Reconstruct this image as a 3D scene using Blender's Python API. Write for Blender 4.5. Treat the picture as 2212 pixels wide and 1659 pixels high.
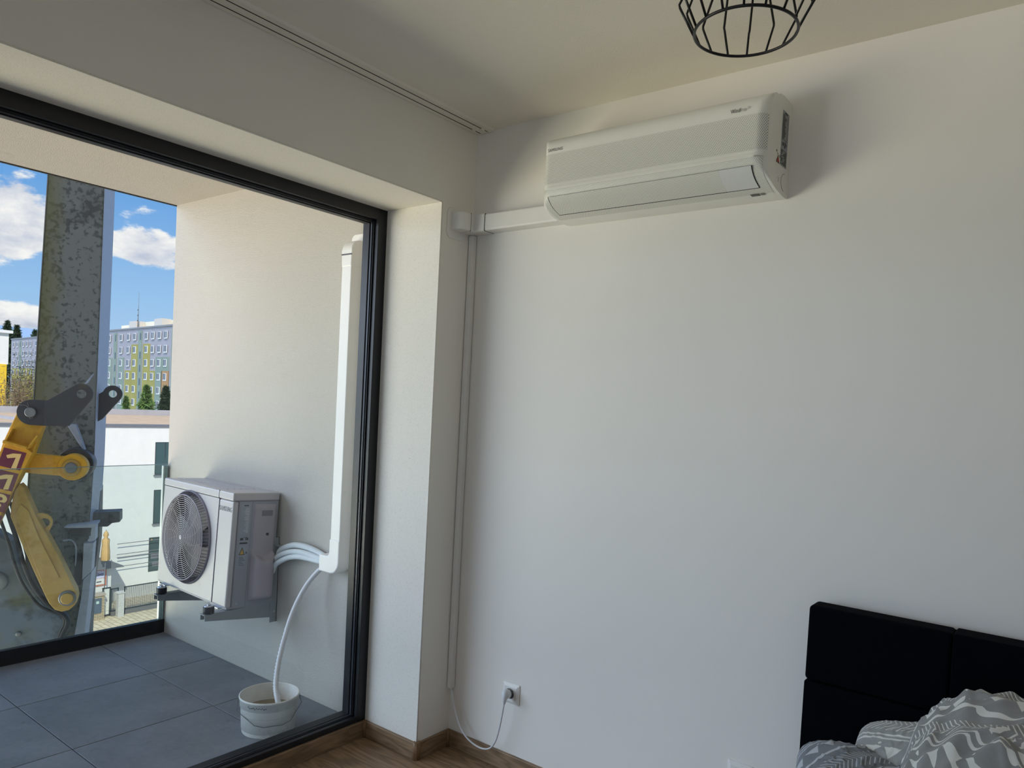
import bpy, bmesh, math, random
from mathutils import Vector, Matrix, Euler, noise
from math import sin, cos, pi, radians, sqrt, atan2

S = bpy.context.scene
for o in list(bpy.data.objects):
    bpy.data.objects.remove(o)

# ------------------------------------------------------------------ camera
cam_d = bpy.data.cameras.new('camera')
cam = bpy.data.objects.new('camera', cam_d)
S.collection.objects.link(cam)
cam.location = (2.1218, -2.3208, 1.4773)
cam.rotation_euler = (1.5324, -0.0529, 0.6467)
cam_d.sensor_fit = 'HORIZONTAL'
cam_d.sensor_width = 36.0
cam_d.lens = 1592.78 / 2212 * 36.0
cam_d.shift_x = -(1153.27 - 1106) / 2212
cam_d.shift_y = (937.6 - 829.5) / 2212
cam_d.clip_start = 0.02
cam_d.clip_end = 3000
S.camera = cam

# ------------------------------------------------------------------ colour / exposure
S.view_settings.view_transform = 'Standard'
S.view_settings.look = 'None'
S.view_settings.gamma = 1.0
S.view_settings.use_curve_mapping = False
S.view_settings.exposure = 0.0
S.cycles.use_denoising = True
S.cycles.max_bounces = 14
S.cycles.diffuse_bounces = 8
S.cycles.glossy_bounces = 4
S.cycles.transparent_max_bounces = 16
S.cycles.sample_clamp_indirect = 6.0

# ------------------------------------------------------------------ node helpers
class X:
    """tiny expression wrapper around Math nodes"""
    def __init__(s, nt, sock): s.nt, s.s = nt, sock
    def _m(s, op, *a):
        n = s.nt.nodes.new('ShaderNodeMath'); n.operation = op
        for i, v in enumerate((s,) + a):
            if isinstance(v, X): s.nt.links.new(v.s, n.inputs[i])
            else: n.inputs[i].default_value = v
        return X(s.nt, n.outputs[0])
    def __add__(s, o): return s._m('ADD', o)
    def __radd__(s, o): return s._m('ADD', o)
    def __sub__(s, o): return s._m('SUBTRACT', o)
    def __rsub__(s, o): return (s * -1.0) + o
    def __mul__(s, o): return s._m('MULTIPLY', o)
    def __rmul__(s, o): return s._m('MULTIPLY', o)
    def __truediv__(s, o): return s._m('DIVIDE', o)
    def gt(s, o): return s._m('GREATER_THAN', o)
    def lt(s, o): return s._m('LESS_THAN', o)
    def mx(s, o): return s._m('MAXIMUM', o)
    def mn(s, o): return s._m('MINIMUM', o)
    def fr(s): return s._m('FRACT')
    def fl(s): return s._m('FLOOR')
    def ab(s): return s._m('ABSOLUTE')
    def sn(s): return s._m('SINE')
    def pw(s, o): return s._m('POWER', o)
    def clamp(s): return s.mx(0.0).mn(1.0)
    def band(s, a, b): return s.gt(a) * s.lt(b)

def newmat(name):
    m = bpy.data.materials.new(name); m.use_nodes = True
    nt = m.node_tree; b = nt.nodes['Principled BSDF']
    return m, nt, b

def objco(nt):
    tc = nt.nodes.new('ShaderNodeTexCoord')
    return tc.outputs['Object']

def sep(nt, sock):
    n = nt.nodes.new('ShaderNodeSeparateXYZ'); nt.links.new(sock, n.inputs[0])
    return X(nt, n.outputs[0]), X(nt, n.outputs[1]), X(nt, n.outputs[2])

def noi(nt, vec, scale, detail=4, rough=0.55, sc=None):
    if sc:
        mp = nt.nodes.new('ShaderNodeMapping'); mp.inputs['Scale'].default_value = sc
        nt.links.new(vec, mp.inputs[0]); vec = mp.outputs[0]
    n = nt.nodes.new('ShaderNodeTexNoise'); n.inputs['Scale'].default_value = scale
    n.inputs['Detail'].default_value = detail; n.inputs['Roughness'].default_value = rough
    nt.links.new(vec, n.inputs['Vector'])
    return X(nt, n.outputs[0])

def ramp(nt, fac, stops):
    r = nt.nodes.new('ShaderNodeValToRGB'); e = r.color_ramp.elements
    while len(e) < len(stops): e.new(0.5)
    for k, (p, c) in enumerate(stops):
        e[k].position = p; e[k].color = (*c, 1)
    nt.links.new(fac.s, r.inputs[0])
    return r.outputs[0]

def mixc(nt, fac, a, b):
    n = nt.nodes.new('ShaderNodeMix'); n.data_type = 'RGBA'
    if isinstance(fac, X): nt.links.new(fac.s, n.inputs[0])
    else: n.inputs[0].default_value = fac
    for i, v in ((6, a), (7, b)):
        if isinstance(v, tuple): n.inputs[i].default_value = (*v, 1)
        else: nt.links.new(v, n.inputs[i])
    return n.outputs[2]

def bump(nt, b, h, strength=0.3, dist=0.002):
    n = nt.nodes.new('ShaderNodeBump'); n.inputs['Strength'].default_value = strength
    n.inputs['Distance'].default_value = dist
    nt.links.new(h.s, n.inputs['Height']); nt.links.new(n.outputs[0], b.inputs['Normal'])

def srgb(r, g, b):
    f = lambda c: (c / 255 / 12.92) if c / 255 <= .04045 else ((c / 255 + .055) / 1.055) ** 2.4
    return (f(r), f(g), f(b))

def simple(name, col, rough=0.5, metal=0.0, var=0.06, scale=12, bs=0.0, bscale=200, bd=0.001, spec=0.5):
    m, nt, b = newmat(name)
    co = objco(nt)
    n = noi(nt, co, scale, 3)
    d = tuple(max(0, c * (1 - var)) for c in col); l = tuple(min(1, c * (1 + var)) for c in col)
    nt.links.new(ramp(nt, n, [(0.3, d), (0.7, l)]), b.inputs['Base Color'])
    b.inputs['Roughness'].default_value = rough; b.inputs['Metallic'].default_value = metal
    b.inputs['Specular IOR Level'].default_value = spec
    if bs: bump(nt, b, noi(nt, co, bscale, 3, .6), bs, bd)
    return m

# ------------------------------------------------------------------ world: sky with cumulus clouds
w = bpy.data.worlds.new('world'); S.world = w; w.use_nodes = True
nt = w.node_tree; bg = nt.nodes['Background']
tc = nt.nodes.new('ShaderNodeTexCoord'); gen = tc.outputs['Generated']
dx, dy, dz = sep(nt, gen)
skyc = ramp(nt, dz, [(0.0, srgb(188, 218, 246)), (0.10, srgb(156, 200, 243)), (0.22, srgb(108, 168, 232)), (0.6, srgb(66, 128, 210))])
n1 = noi(nt, gen, 5.0, 9, .58, sc=(1.0, 1.0, 2.6))
n2 = noi(nt, gen, 22.0, 6, .6, sc=(1.0, 1.0, 2.0))
def lobe(cx, cy, cz, rx, rz):
    hx = (dx * -cy + dy * cx) / sqrt(cx * cx + cy * cy)      # sideways offset
    fz = (dz - cz) / rz; fx = hx / rx
    r2 = fx * fx + fz * fz
    front = (dx * cx + dy * cy).gt(0.0)
    return (1.0 - r2).mx(0.0) * front
cl = (n1 - 0.52) * 2.6 + (n2 - 0.5) * 1.5
for a in ((-.950, .300, .170, .055, .066, .95), (-.893, .418, .156, .055, .032, .95), (-.952, .303, .068, .06, .022, .9),
          (-.893, .400, .205, .035, .010, .22), (-.5, .8, .25, .3, .1, .4), (-.8, -.5, .2, .35, .1, .5),
          (.2, -.9, .35, .4, .15, .4), (.8, .5, .4, .4, .15, .4)):
    cl = cl + lobe(*a[:5]) * a[5]
clear = lobe(-.90, .37, .105, .13, .045) * 0.9 + lobe(-.92, .40, .235, .06, .02) * .3
cl = cl - clear
cm = ((cl - 0.10) / 0.30).clamp()
cm = cm * cm * (3.0 - 2.0 * cm)
shade = ((n2 * 1.0 + n1 * .5 - cl * .12 - 0.50) * 3.2).clamp()
cc = mixc(nt, shade, srgb(196, 204, 224), srgb(255, 255, 253))
nt.links.new(mixc(nt, cm * (dz.gt(0.0)), skyc, cc), bg.inputs[0])
bg.inputs[1].default_value = 1.0

# ------------------------------------------------------------------ sun (from behind our own building, so the balcony lies in its shade)
sd = bpy.data.lights.new('sun', 'SUN'); sun = bpy.data.objects.new('sun', sd); S.collection.objects.link(sun)
sd.energy = 4.2; sd.angle = radians(0.6); sd.color = (1.0, 0.93, 0.82)
sun.rotation_euler = Vector((0.70, -0.42, 0.80)).to_track_quat('Z', 'Y').to_euler()

# added fill lamp, soft and bluish, to brighten the balcony and room
def lamp_dir(l, d): l.rotation_euler = Vector(d).to_track_quat('Z', 'Y').to_euler()
sk = bpy.data.lights.new('sky_fill', 'SUN'); sky_fill = bpy.data.objects.new('sky_fill', sk); S.collection.objects.link(sky_fill)
sk.energy = 3.1; sk.angle = radians(50); sk.color = (.68, .80, 1.0); lamp_dir(sky_fill, (-.68, -.72, .17))
# added warm fill lamp left of the frame, imitating light bounced off the street
st_ = bpy.data.lights.new('street_bounce_fill', 'AREA'); street = bpy.data.objects.new('street_bounce_fill', st_); S.collection.objects.link(street)
st_.shape = 'RECTANGLE'; st_.size = 16; st_.size_y = 10; st_.energy = 4900; st_.color = (1.0, .86, .64)
street.location = (-13.5, -13.0, -6.6); lamp_dir(street, (-.60, -.56, -.58))
# added weak fill lamp outside an invented opening behind the camera
rear_fill_d = bpy.data.lights.new('rear_fill_light', 'AREA'); rear_fill = bpy.data.objects.new('rear_fill_light', rear_fill_d); S.collection.objects.link(rear_fill)
rear_fill_d.shape = 'RECTANGLE'; rear_fill_d.size = 2.8; rear_fill_d.size_y = 2.1; rear_fill_d.energy = 2.5; rear_fill_d.color = (1.0, .97, .92)
rear_fill.location = (1.95, -5.12, 1.25); lamp_dir(rear_fill, (0, -1, 0))

# ------------------------------------------------------------------ geometry helpers
ORG = {}
def link(name, data, parent=None):
    o = bpy.data.objects.new(name, data); S.collection.objects.link(o)
    if parent is not None: o.parent = parent
    return o

class MB:
    def __init__(s): s.v, s.f, s.sm = [], [], []
    def add(s, vs, fs, smooth=False):
        k = len(s.v); s.v += [tuple(p) for p in vs]
        for f in fs: s.f.append([k + i for i in f]); s.sm.append(smooth)
        return s
    def box(s, a, b):
        x0, y0, z0 = a; x1, y1, z1 = b
        x0, x1 = min(x0, x1), max(x0, x1); y0, y1 = min(y0, y1), max(y0, y1); z0, z1 = min(z0, z1), max(z0, z1)
        vs = [(x, y, z) for z in (z0, z1) for y in (y0, y1) for x in (x0, x1)]
        return s.add(vs, [(0, 2, 3, 1), (4, 5, 7, 6), (0, 1, 5, 4), (2, 6, 7, 3), (0, 4, 6, 2), (1, 3, 7, 5)])
    def prism(s, poly, axis, a, b, smooth=False):
        """poly of 2D points; axis 'x': (y,z); 'y': (x,z); 'z': (x,y)"""
        ar = sum(poly[i][0] * poly[(i + 1) % len(poly)][1] - poly[(i + 1) % len(poly)][0] * poly[i][1] for i in range(len(poly)))
        P = poly if ar > 0 else poly[::-1]
        lo, hi = min(a, b), max(a, b)
        if axis == 'y': lo, hi = hi, lo
        mk = {'x': lambda p, t: (t, p[0], p[1]), 'y': lambda p, t: (p[0], t, p[1]), 'z': lambda p, t: (p[0], p[1], t)}[axis]
        n = len(P); vs = [mk(p, lo) for p in P] + [mk(p, hi) for p in P]
        s.add(vs, [tuple(range(n))[::-1], tuple(range(n, 2 * n))])
        k = len(s.v) - 2 * n
        for i in range(n):
            j = (i + 1) % n
            s.f.append([k + i, k + j, k + n + j, k + n + i]); s.sm.append(smooth)
        return s
    def holed(s, outer, holes, axis, a, b):
        bm = bmesh.new()
        mk = {'x': lambda p, t: (t, p[0], p[1]), 'y': lambda p, t: (p[0], t, p[1]), 'z': lambda p, t: (p[0], p[1], t)}[axis]
        es = []
        for lp in [outer] + holes:
            vv = [bm.verts.new(mk(p, a)) for p in lp]
            es += [bm.edges.new((vv[i], vv[(i + 1) % len(vv)])) for i in range(len(vv))]
        bmesh.ops.triangle_fill(bm, use_beauty=True, edges=es)
        r = bmesh.ops.extrude_face_region(bm, geom=bm.faces[:])
        d = Vector(mk((0, 0), b)) - Vector(mk((0, 0), a))
        bmesh.ops.translate(bm, verts=[g for g in r['geom'] if isinstance(g, bmesh.types.BMVert)], vec=d)
        bmesh.ops.recalc_face_normals(bm, faces=bm.faces)
        bm.verts.index_update()
        s.add([v.co[:] for v in bm.verts], [[v.index for v in f.verts] for f in bm.faces]); bm.free()
        return s
    def tube(s, pts, r, n=8, closed=False, caps=True):
        P = [Vector(p) for p in pts]; m = len(P)
        rr = r if isinstance(r, (list, tuple)) else [r] * m
        k = len(s.v); up = None
        for i, p in enumerate(P):
            if closed: t = P[(i + 1) % m] - P[i - 1]
            else: t = P[min(i + 1, m - 1)] - P[max(i - 1, 0)]
            t.normalize()
            if up is None:
                up = Vector((0, 0, 1)) if abs(t.z) < .9 else Vector((1, 0, 0))
            e1 = (up - t * up.dot(t)).normalized(); e2 = t.cross(e1); up = e1
            for j in range(n):
                a = 2 * pi * j / n
                s.v.append(tuple(p + (e1 * cos(a) + e2 * sin(a)) * rr[i]))
        for i in range(m if closed else m - 1):
            for j in range(n):
                a0 = k + i * n; a1 = k + ((i + 1) % m) * n
                s.f.append([a0 + j, a0 + (j + 1) % n, a1 + (j + 1) % n, a1 + j]); s.sm.append(True)
        if caps and not closed:
            s.f.append([k + j for j in range(n)][::-1]); s.sm.append(False)
            s.f.append([k + (m - 1) * n + j for j in range(n)]); s.sm.append(False)
        return s
    def lathe(s, prof, c, axis='z', n=32, smooth=True, cap=True):
        """prof: list of (r, h) along the axis from c"""
        k = len(s.v); c = Vector(c)
        for r, h in prof:
            for j in range(n):
                a = 2 * pi * j / n
                q = {'z': (r * cos(a), r * sin(a), h), 'y': (r * cos(a), h, r * sin(a)), 'x': (h, r * cos(a), r * sin(a))}[axis]
                s.v.append(tuple(c + Vector(q)))
        for i in range(len(prof) - 1):
            for j in range(n):
                s.f.append([k + i * n + j, k + i * n + (j + 1) % n, k + (i + 1) * n + (j + 1) % n, k + (i + 1) * n + j]); s.sm.append(smooth)
        if cap:
            s.f.append([k + j for j in range(n)][::-1]); s.sm.append(False)
            m = len(prof) - 1
            s.f.append([k + m * n + j for j in range(n)]); s.sm.append(False)
        return s
    def grid(s, nu, nv, fn, closed_u=False, smooth=True):
        k = len(s.v)
        for i in range(nu):
            for j in range(nv): s.v.append(tuple(fn(i, j)))
        for i in range(nu if closed_u else nu - 1):
            for j in range(nv - 1):
                a = k + i * nv + j; b_ = k + ((i + 1) % nu) * nv + j
                s.f.append([a, b_, b_ + 1, a + 1]); s.sm.append(smooth)
        return s
    def build(s, name, mat, parent=None, org=None, bevel=0, seg=2, fixn=True):
        if org is None: org = ORG.get(parent.name, Vector((0, 0, 0))) if parent is not None else Vector((0, 0, 0))
        org = Vector(org)
        me = bpy.data.meshes.new(name)
        me.from_pydata([tuple(Vector(v) - org) for v in s.v], [], s.f)
        me.polygons.foreach_set('use_smooth', s.sm)
        if fixn:
            bm = bmesh.new(); bm.from_mesh(me); bmesh.ops.recalc_face_normals(bm, faces=bm.faces); bm.to_mesh(me); bm.free()
        me.materials.append(mat); me.update()
        o = link(name, me, parent); ORG[o.name] = org
        if parent is None: o.location = org
        if bevel:
            md = o.modifiers.new('bevel', 'BEVEL'); md.width = bevel; md.segments = seg; md.limit_method = 'ANGLE'; md.angle_limit = radians(40)
            md.harden_normals = False
        return o

def tag(o, label, cat, group=None, kind=None):
    o['label'] = label; o['category'] = cat
    if group: o['group'] = group
    if kind: o['kind'] = kind
    return o
def thing(name, label, cat, loc=(0, 0, 0), rot=(0, 0, 0), group=None, local=False):
    o = link(name, None); o.location = loc; o.rotation_euler = rot
    ORG[o.name] = Vector((0, 0, 0)) if local else Vector(loc)
    return tag(o, label, cat, group)
def struct(o, label=None):
    o['kind'] = 'structure'
    if label: o['label'] = label
    return o
def dup(o, parent=None, loc=None):
    c = o.copy(); S.collection.objects.link(c)
    if parent is not None: c.parent = parent
    if loc is not None: c.location = loc
    for ch in [q for q in bpy.data.objects if q.parent == o and q is not c]:
        dup(ch, c)
    return c
def text(name, body, size, mat, parent, loc, rot, ext=0.0005, off=0.0, align='LEFT', sx=1.0, shear=0.0, spc=0.0):
    cu = bpy.data.curves.new(name, 'FONT'); cu.body = body; cu.size = size; cu.extrude = ext; cu.offset = off
    cu.align_x = align; cu.align_y = 'CENTER'; cu.shear = shear; cu.space_character = 1.0 + spc
    t = bpy.data.objects.new(name, cu); S.collection.objects.link(t)
    bpy.context.view_layer.update()
    me = bpy.data.meshes.new_from_object(t.evaluated_get(bpy.context.evaluated_depsgraph_get()))
    bpy.data.objects.remove(t); me.materials.clear(); me.materials.append(mat)
    for v in me.vertices: v.co.x *= sx
    o = link(name, me, parent)
    og = ORG.get(parent.name, Vector((0, 0, 0)))
    o.location = Vector(loc) - og; o.rotation_euler = rot
    ORG[o.name] = Vector((0, 0, 0))
    return o
def rrect(x0, z0, x1, z1, r, n=5):
    P = []
    for cx, cz, a0 in ((x1 - r, z1 - r, 0), (x0 + r, z1 - r, 90), (x0 + r, z0 + r, 180), (x1 - r, z0 + r, 270)):
        for k in range(n + 1):
            a = radians(a0 + 90 * k / n); P.append((cx + r * cos(a), cz + r * sin(a)))
    return P
def circ(cx, cz, r, n=24): return [(cx + r * cos(2 * pi * k / n), cz + r * sin(2 * pi * k / n)) for k in range(n)]

# ------------------------------------------------------------------ materials
def plaster(name, col, bs=0.25, sc=260, dist=0.0015, var=0.03, speck=None):
    m, nt, b = newmat(name); co = objco(nt)
    n = noi(nt, co, 1.7, 3); d = tuple(c * (1 - var) for c in col)
    base = ramp(nt, n, [(0.3, d), (0.7, col)])
    if speck:
        sp = noi(nt, co, speck[0], 2, .7)
        f = ((sp - speck[1]) * 14.0).clamp() * speck[2]
        base = mixc(nt, f, base, tuple(c * .45 for c in col))
    nt.links.new(base, b.inputs['Base Color'])
    b.inputs['Roughness'].default_value = 0.85; b.inputs['Specular IOR Level'].default_value = 0.25
    bump(nt, b, noi(nt, co, sc, 3, .6), bs, dist)
    return m
M = {}
M['wall'] = plaster('painted_wall', srgb(238, 234, 227), .12, 320, .0008)
M['ceil'] = plaster('ceiling_paint', srgb(236, 231, 221), .35, 170, .002)
M['reveal'] = plaster('reveal_plaster', srgb(236, 232, 224), .3, 240, .0015, speck=(330, .60, .45))
M['render'] = plaster('outdoor_render', srgb(190, 186, 178), .75, 230, .004, speck=(210, .60, .30))
M['black'] = simple('anthracite_aluminium', srgb(13, 15, 21), .40, 0.0, .1, 20)
M['gasket'] = simple('grey_gasket', srgb(52, 56, 64), .35, 0.3)
M['white_pl'] = simple('white_plastic', srgb(232, 230, 226), .38, var=.015)
M['ac_white'] = simple('ac_casing_plastic', srgb(236, 236, 230), .36, var=.015)
M['ac_print'] = simple('grey_print', srgb(95, 95, 92), .5)
M['rail'] = simple('rail_white', srgb(232, 227, 218), .45, var=.02)
M['slot'] = simple('dark_slot', srgb(14, 13, 12), .8)
M['lampblack'] = simple('black_lacquer', srgb(16, 16, 18), .35)
M['bulb'] = simple('bulb_glass_white', srgb(235, 232, 225), .2)
M['cable_w'] = simple('white_cable', srgb(214, 216, 220), .45, var=.02)
M['grey_r'] = simple('grey_rubber', srgb(92, 94, 96), .6)
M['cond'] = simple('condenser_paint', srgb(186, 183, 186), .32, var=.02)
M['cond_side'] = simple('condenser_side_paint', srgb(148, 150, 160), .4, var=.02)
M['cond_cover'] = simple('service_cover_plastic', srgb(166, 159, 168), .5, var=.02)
M['guard'] = simple('fan_guard_grey', srgb(182, 177, 184), .4, var=.02)
M['shroud'] = simple('fan_shroud_grey', srgb(120, 114, 128), .5, var=.03)
M['dark_in'] = simple('dark_interior', srgb(22, 22, 30), .8)
M['blade'] = simple('fan_blade_grey', srgb(58, 56, 66), .5)
M['galv'] = simple('painted_bracket_steel', srgb(142, 150, 155), .45, 0.0, .04, 30)
M['rubber'] = simple('black_rubber', srgb(18, 22, 34), .5)
M['zinc'] = simple('zinc_bolt', srgb(190, 195, 205), .3, .8)
M['insul'] = simple('pipe_insulation', srgb(214, 222, 226), .75, bs=.3, bscale=300)
M['label'] = simple('label_grey', srgb(150, 156, 166), .4)
M['label_d'] = simple('label_dark', srgb(74, 76, 72), .4)
M['ink'] = simple('label_ink', srgb(42, 44, 50), .5)
M['white_ink'] = simple('label_white_ink', srgb(205, 208, 212), .5)
M['yel_sign'] = simple('warning_yellow', srgb(196, 158, 70), .5)
M['red_sign'] = simple('warning_red', srgb(176, 62, 40), .5)
M['velvet'] = simple('black_velvet', srgb(4, 6, 11), .95, bs=.2, bscale=500, spec=.08)
M['mattress'] = simple('mattress_ticking', srgb(225, 224, 220), .8)
M['soil'] = simple('bare_ground', srgb(150, 140, 118), .95, var=.2, scale=.3)

def wood(name, axis=0, dark=srgb(112, 90, 66), light=srgb(164, 136, 106)):
    m, nt, b = newmat(name); co = objco(nt)
    oi = nt.nodes.new('ShaderNodeObjectInfo')
    off = nt.nodes.new('ShaderNodeVectorMath'); off.operation = 'SCALE'; off.inputs[0].default_value = (7, 13, 5)
    nt.links.new(oi.outputs['Random'], off.inputs['Scale'])
    ad = nt.nodes.new('ShaderNodeVectorMath'); ad.operation = 'ADD'
    nt.links.new(co, ad.inputs[0]); nt.links.new(off.outputs[0], ad.inputs[1]); v = ad.outputs[0]
    sc = [9.0, 9.0, 9.0]; sc[axis] = 1.3
    warp = noi(nt, v, 1.0, 3, .5, sc=tuple(sc))
    rings = ((warp * 11.0).fr() - .5).ab() * 2.0
    sc2 = [160.0, 160.0, 160.0]; sc2[axis] = 5.0
    fine = noi(nt, v, 1.0, 3, .6, sc=tuple(sc2))
    f = (rings * .55 + fine * .6 - .1).clamp()
    nt.links.new(ramp(nt, f, [(.1, dark), (.85, light)]), b.inputs['Base Color'])
    b.inputs['Roughness'].default_value = .45
    bump(nt, b, fine, .12, .0006)
    return m
M['plank'] = wood('oak_laminate', 0)
M['skirt_x'] = wood('oak_skirting_along_x', 0, srgb(108, 86, 62), srgb(156, 128, 98))
M['skirt_y'] = wood('oak_skirting_along_y', 1, srgb(108, 86, 62), srgb(156, 128, 98))
M['skirt_cap'] = simple('oak_corner_cap', srgb(128, 98, 66), .5)

def tile_mat():
    m, nt, b = newmat('grey_stoneware'); co = objco(nt)
    oi = nt.nodes.new('ShaderNodeObjectInfo')
    n = noi(nt, co, 3.0, 6, .6) + X(nt, oi.outputs['Random']) * .12
    n2 = noi(nt, co, 40, 3, .6)
    st = ((noi(nt, co, 7.0, 5, .7) - .62) * 9.0).clamp() * .35
    c = ramp(nt, n * .75 + n2 * .25, [(.35, srgb(106, 111, 118)), (.7, srgb(132, 137, 144))])
    nt.links.new(mixc(nt, st, c, srgb(78, 82, 86)), b.inputs['Base Color'])
    b.inputs['Roughness'].default_value = .55
    bump(nt, b, n2, .15, .001)
    return m
M['tile'] = tile_mat()
M['grout'] = simple('dark_joint', srgb(20, 24, 30), .9)

def glass(name, tint, f0=0.04, dirt=0.0, edge=False):
    m = bpy.data.materials.new(name); m.use_nodes = True; nt = m.node_tree
    for n in list(nt.nodes): nt.nodes.remove(n)
    out = nt.nodes.new('ShaderNodeOutputMaterial')
    tr = nt.nodes.new('ShaderNodeBsdfTransparent'); tr.inputs[0].default_value = (*tint, 1)
    gl = nt.nodes.new('ShaderNodeBsdfGlossy'); gl.inputs['Roughness'].default_value = 0.0
    lw = nt.nodes.new('ShaderNodeLayerWeight'); lw.inputs[0].default_value = .5
    fr_ = X(nt, lw.outputs['Facing']).pw(5.0) * .9 + .03
    mx = nt.nodes.new('ShaderNodeMixShader')
    nt.links.new(fr_.s, mx.inputs[0]); nt.links.new(tr.outputs[0], mx.inputs[1]); nt.links.new(gl.outputs[0], mx.inputs[2])
    last = mx.outputs[0]
    if dirt:
        co = objco(nt)
        dn = noi(nt, co, 6.0, 6, .65) * .7 + ((noi(nt, co, 90.0, 2, .7) - .66) * 10.0).clamp() * .8
        df = nt.nodes.new('ShaderNodeBsdfDiffuse'); df.inputs[0].default_value = (.62, .68, .70, 1)
        mx2 = nt.nodes.new('ShaderNodeMixShader'); nt.links.new((dn * dirt).clamp().s, mx2.inputs[0])
        nt.links.new(last, mx2.inputs[1]); nt.links.new(df.outputs[0], mx2.inputs[2]); last = mx2.outputs[0]
    nt.links.new(last, out.inputs[0])
    return m
M['pane'] = glass('window_glass', (.985, .99, .985))
M['parapet'] = glass('parapet_glass', (.90, .955, .94), dirt=.10)
M['glass_edge'] = simple('glass_edge_green', srgb(120, 150, 146), .2)

def perforated(name, pitch=0.0046, r=.24, hole=srgb(108, 106, 98), lower=False, slope=1.0, axes='xz'):
    m, nt, b = newmat(name); co = objco(nt); x, y, z = sep(nt, co)
    u = (x / pitch); v = (z / (pitch * .8)) if axes == 'xz' else ((y - z) / (pitch * .95))
    row = v.fl(); sh = (row * .5).fr()
    fx = (u + sh).fr() - .5; fz = v.fr() - .5
    d = (fx * fx + fz * fz * .8).pw(.5)
    f = ((r - d) * 14.0).clamp()
    nt.links.new(mixc(nt, f, srgb(234, 234, 227), hole), b.inputs['Base Color'])
    b.inputs['Roughness'].default_value = .42
    return m
M['perf'] = perforated('perforated_panel', .0052, .29, srgb(112, 110, 100))
M['perf2'] = perforated('perforated_lower_panel', .0044, .28, srgb(132, 132, 124), axes='low')

# ------------------------------------------------------------------ constants of the room
D_REV, PIER, HT, HB, CE = 0.3211, 0.1873, 2.2725, 0.0706, 2.6
WB, ZB, DB, HBAL = -0.0929, -0.0136, -2.2815, 2.5556
YW, XR, YF = -4.2, 3.7, -5.0      # far end of the window opening, right wall, front wall
HX = 44.0

# ================================================================== ROOM SHELL
def wallbox(name, mat, *boxes, label=None):
    mb = MB()
    for a, b_ in boxes: mb.box(a, b_)
    return struct(mb.build(name, mat, fixn=False), label)
wallbox('wall_back', M['wall'], ((-.42, 0, -.2), (XR + .3, .3, 2.9)), label='off-white painted wall behind the air conditioner and the bed')
wl = wallbox('wall_left', M['wall'],
        ((-.42, -PIER, -.2), (0, 0, 2.9)), ((-.42, YW, HT), (0, -PIER, 2.9)), ((-.42, YF, -.2), (0, YW, 2.9)),
        ((-.42, YW, -.2), (-D_REV - .012, -PIER, HB)), label='off-white window wall with a deep reveal')
mb = MB(); mb.box((-D_REV, YW, HT - .002), (-.0005, -PIER, HT + .001)); mb.box((-D_REV, -PIER - .002, HB), (-.0005, -PIER + .001, HT - .002))
mb.build('reveal_lining', M['reveal'], wl)
mb = MB(); mb.tube([(0, YW, HT), (0, -PIER - .002, HT)], .003, 6); mb.tube([(0, -PIER - .001, HB), (0, -PIER - .001, HT)], .003, 6)
mb.build('corner_bead', M['reveal'], wl)
M['wall_d'] = plaster('low_bounce_wall', srgb(168, 160, 150), .12, 320, .0008)  # for unseen walls, grey invented to cut light bounced onto the lintel
wallbox('wall_right', M['wall_d'], ((XR, YF, -.2), (XR + .3, 0, 2.9)))
WX0, WX1, WZ0, WZ1 = 0.5, 3.4, .15, 2.35      # unseen opening behind the camera, added to let in fill light
wallbox('wall_front', M['wall_d'], ((-.42, YF - .3, -.2), (WX0, YF, 2.9)), ((WX1, YF - .3, -.2), (XR + .3, YF, 2.9)),
        ((WX0, YF - .3, -.2), (WX1, YF, WZ0)), ((WX0, YF - .3, WZ1), (WX1, YF, 2.9)))
wallbox('ceiling', M['ceil'], ((-.42, YF - .3, CE), (XR + .3, .3, 2.9)), label='textured off-white ceiling')
fl = wallbox('floor', M['grout'], ((-.42, YF, -.2), (XR, 0, -.012)), label='oak laminate plank floor')
# planks run away from the window, each one its own part
random.seed(4)
y = -.115; first = True
rows = [(-.012, -.115)]
while y > YF + .02: rows.append((y, max(y - .192, YF))); y -= .192
for ri, (ya, yb) in enumerate(rows):
    x = -D_REV - .9 + random.random() * .8
    while x < XR:
        a, b_ = max(x, -D_REV), min(x + 1.28, XR)
        if b_ - a > .05:
            mb = MB(); mb.box((a + .0006, yb + .0006, -.012), (b_ - .0006, ya - .0006 if ri else -.0006, 0.0))
            mb.build('plank', M['plank'], fl, org=(a, ya, 0)).location = (a, ya, 0)
        x += 1.28
# skirting
def skirt(name, mat, a, b_):
    mb = MB(); mb.box(a, b_); o = mb.build(name, mat, bevel=.003); return struct(o)
t = .013
skirt('baseboard_back', M['skirt_x'], (t, -t, 0), (XR, 0, HB))
skirt('baseboard_pier', M['skirt_y'], (0, -PIER, 0), (t, 0, HB))
skirt('baseboard_reveal', M['skirt_x'], (-D_REV, -PIER - t, 0), (t, -PIER, HB))
skirt('baseboard_window', M['skirt_y'], (-D_REV - .001, YW, 0), (-D_REV + t, -PIER - t, HB))
for k, (pf_, c_) in enumerate((([(.0165, 0), (.0165, HB + .001), (.012, HB + .003)], (.0, -PIER, 0)), ([(.009, 0), (.009, HB + .001)], (t, -t, 0)), ([(.009, 0), (.009, HB + .001)], (-D_REV + t, -PIER - t, 0)))):
    mb = MB(); mb.lathe(pf_, c_, 'z', 16); struct(mb.build('trim_%d' % (k + 2), M['skirt_cap']))

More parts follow.
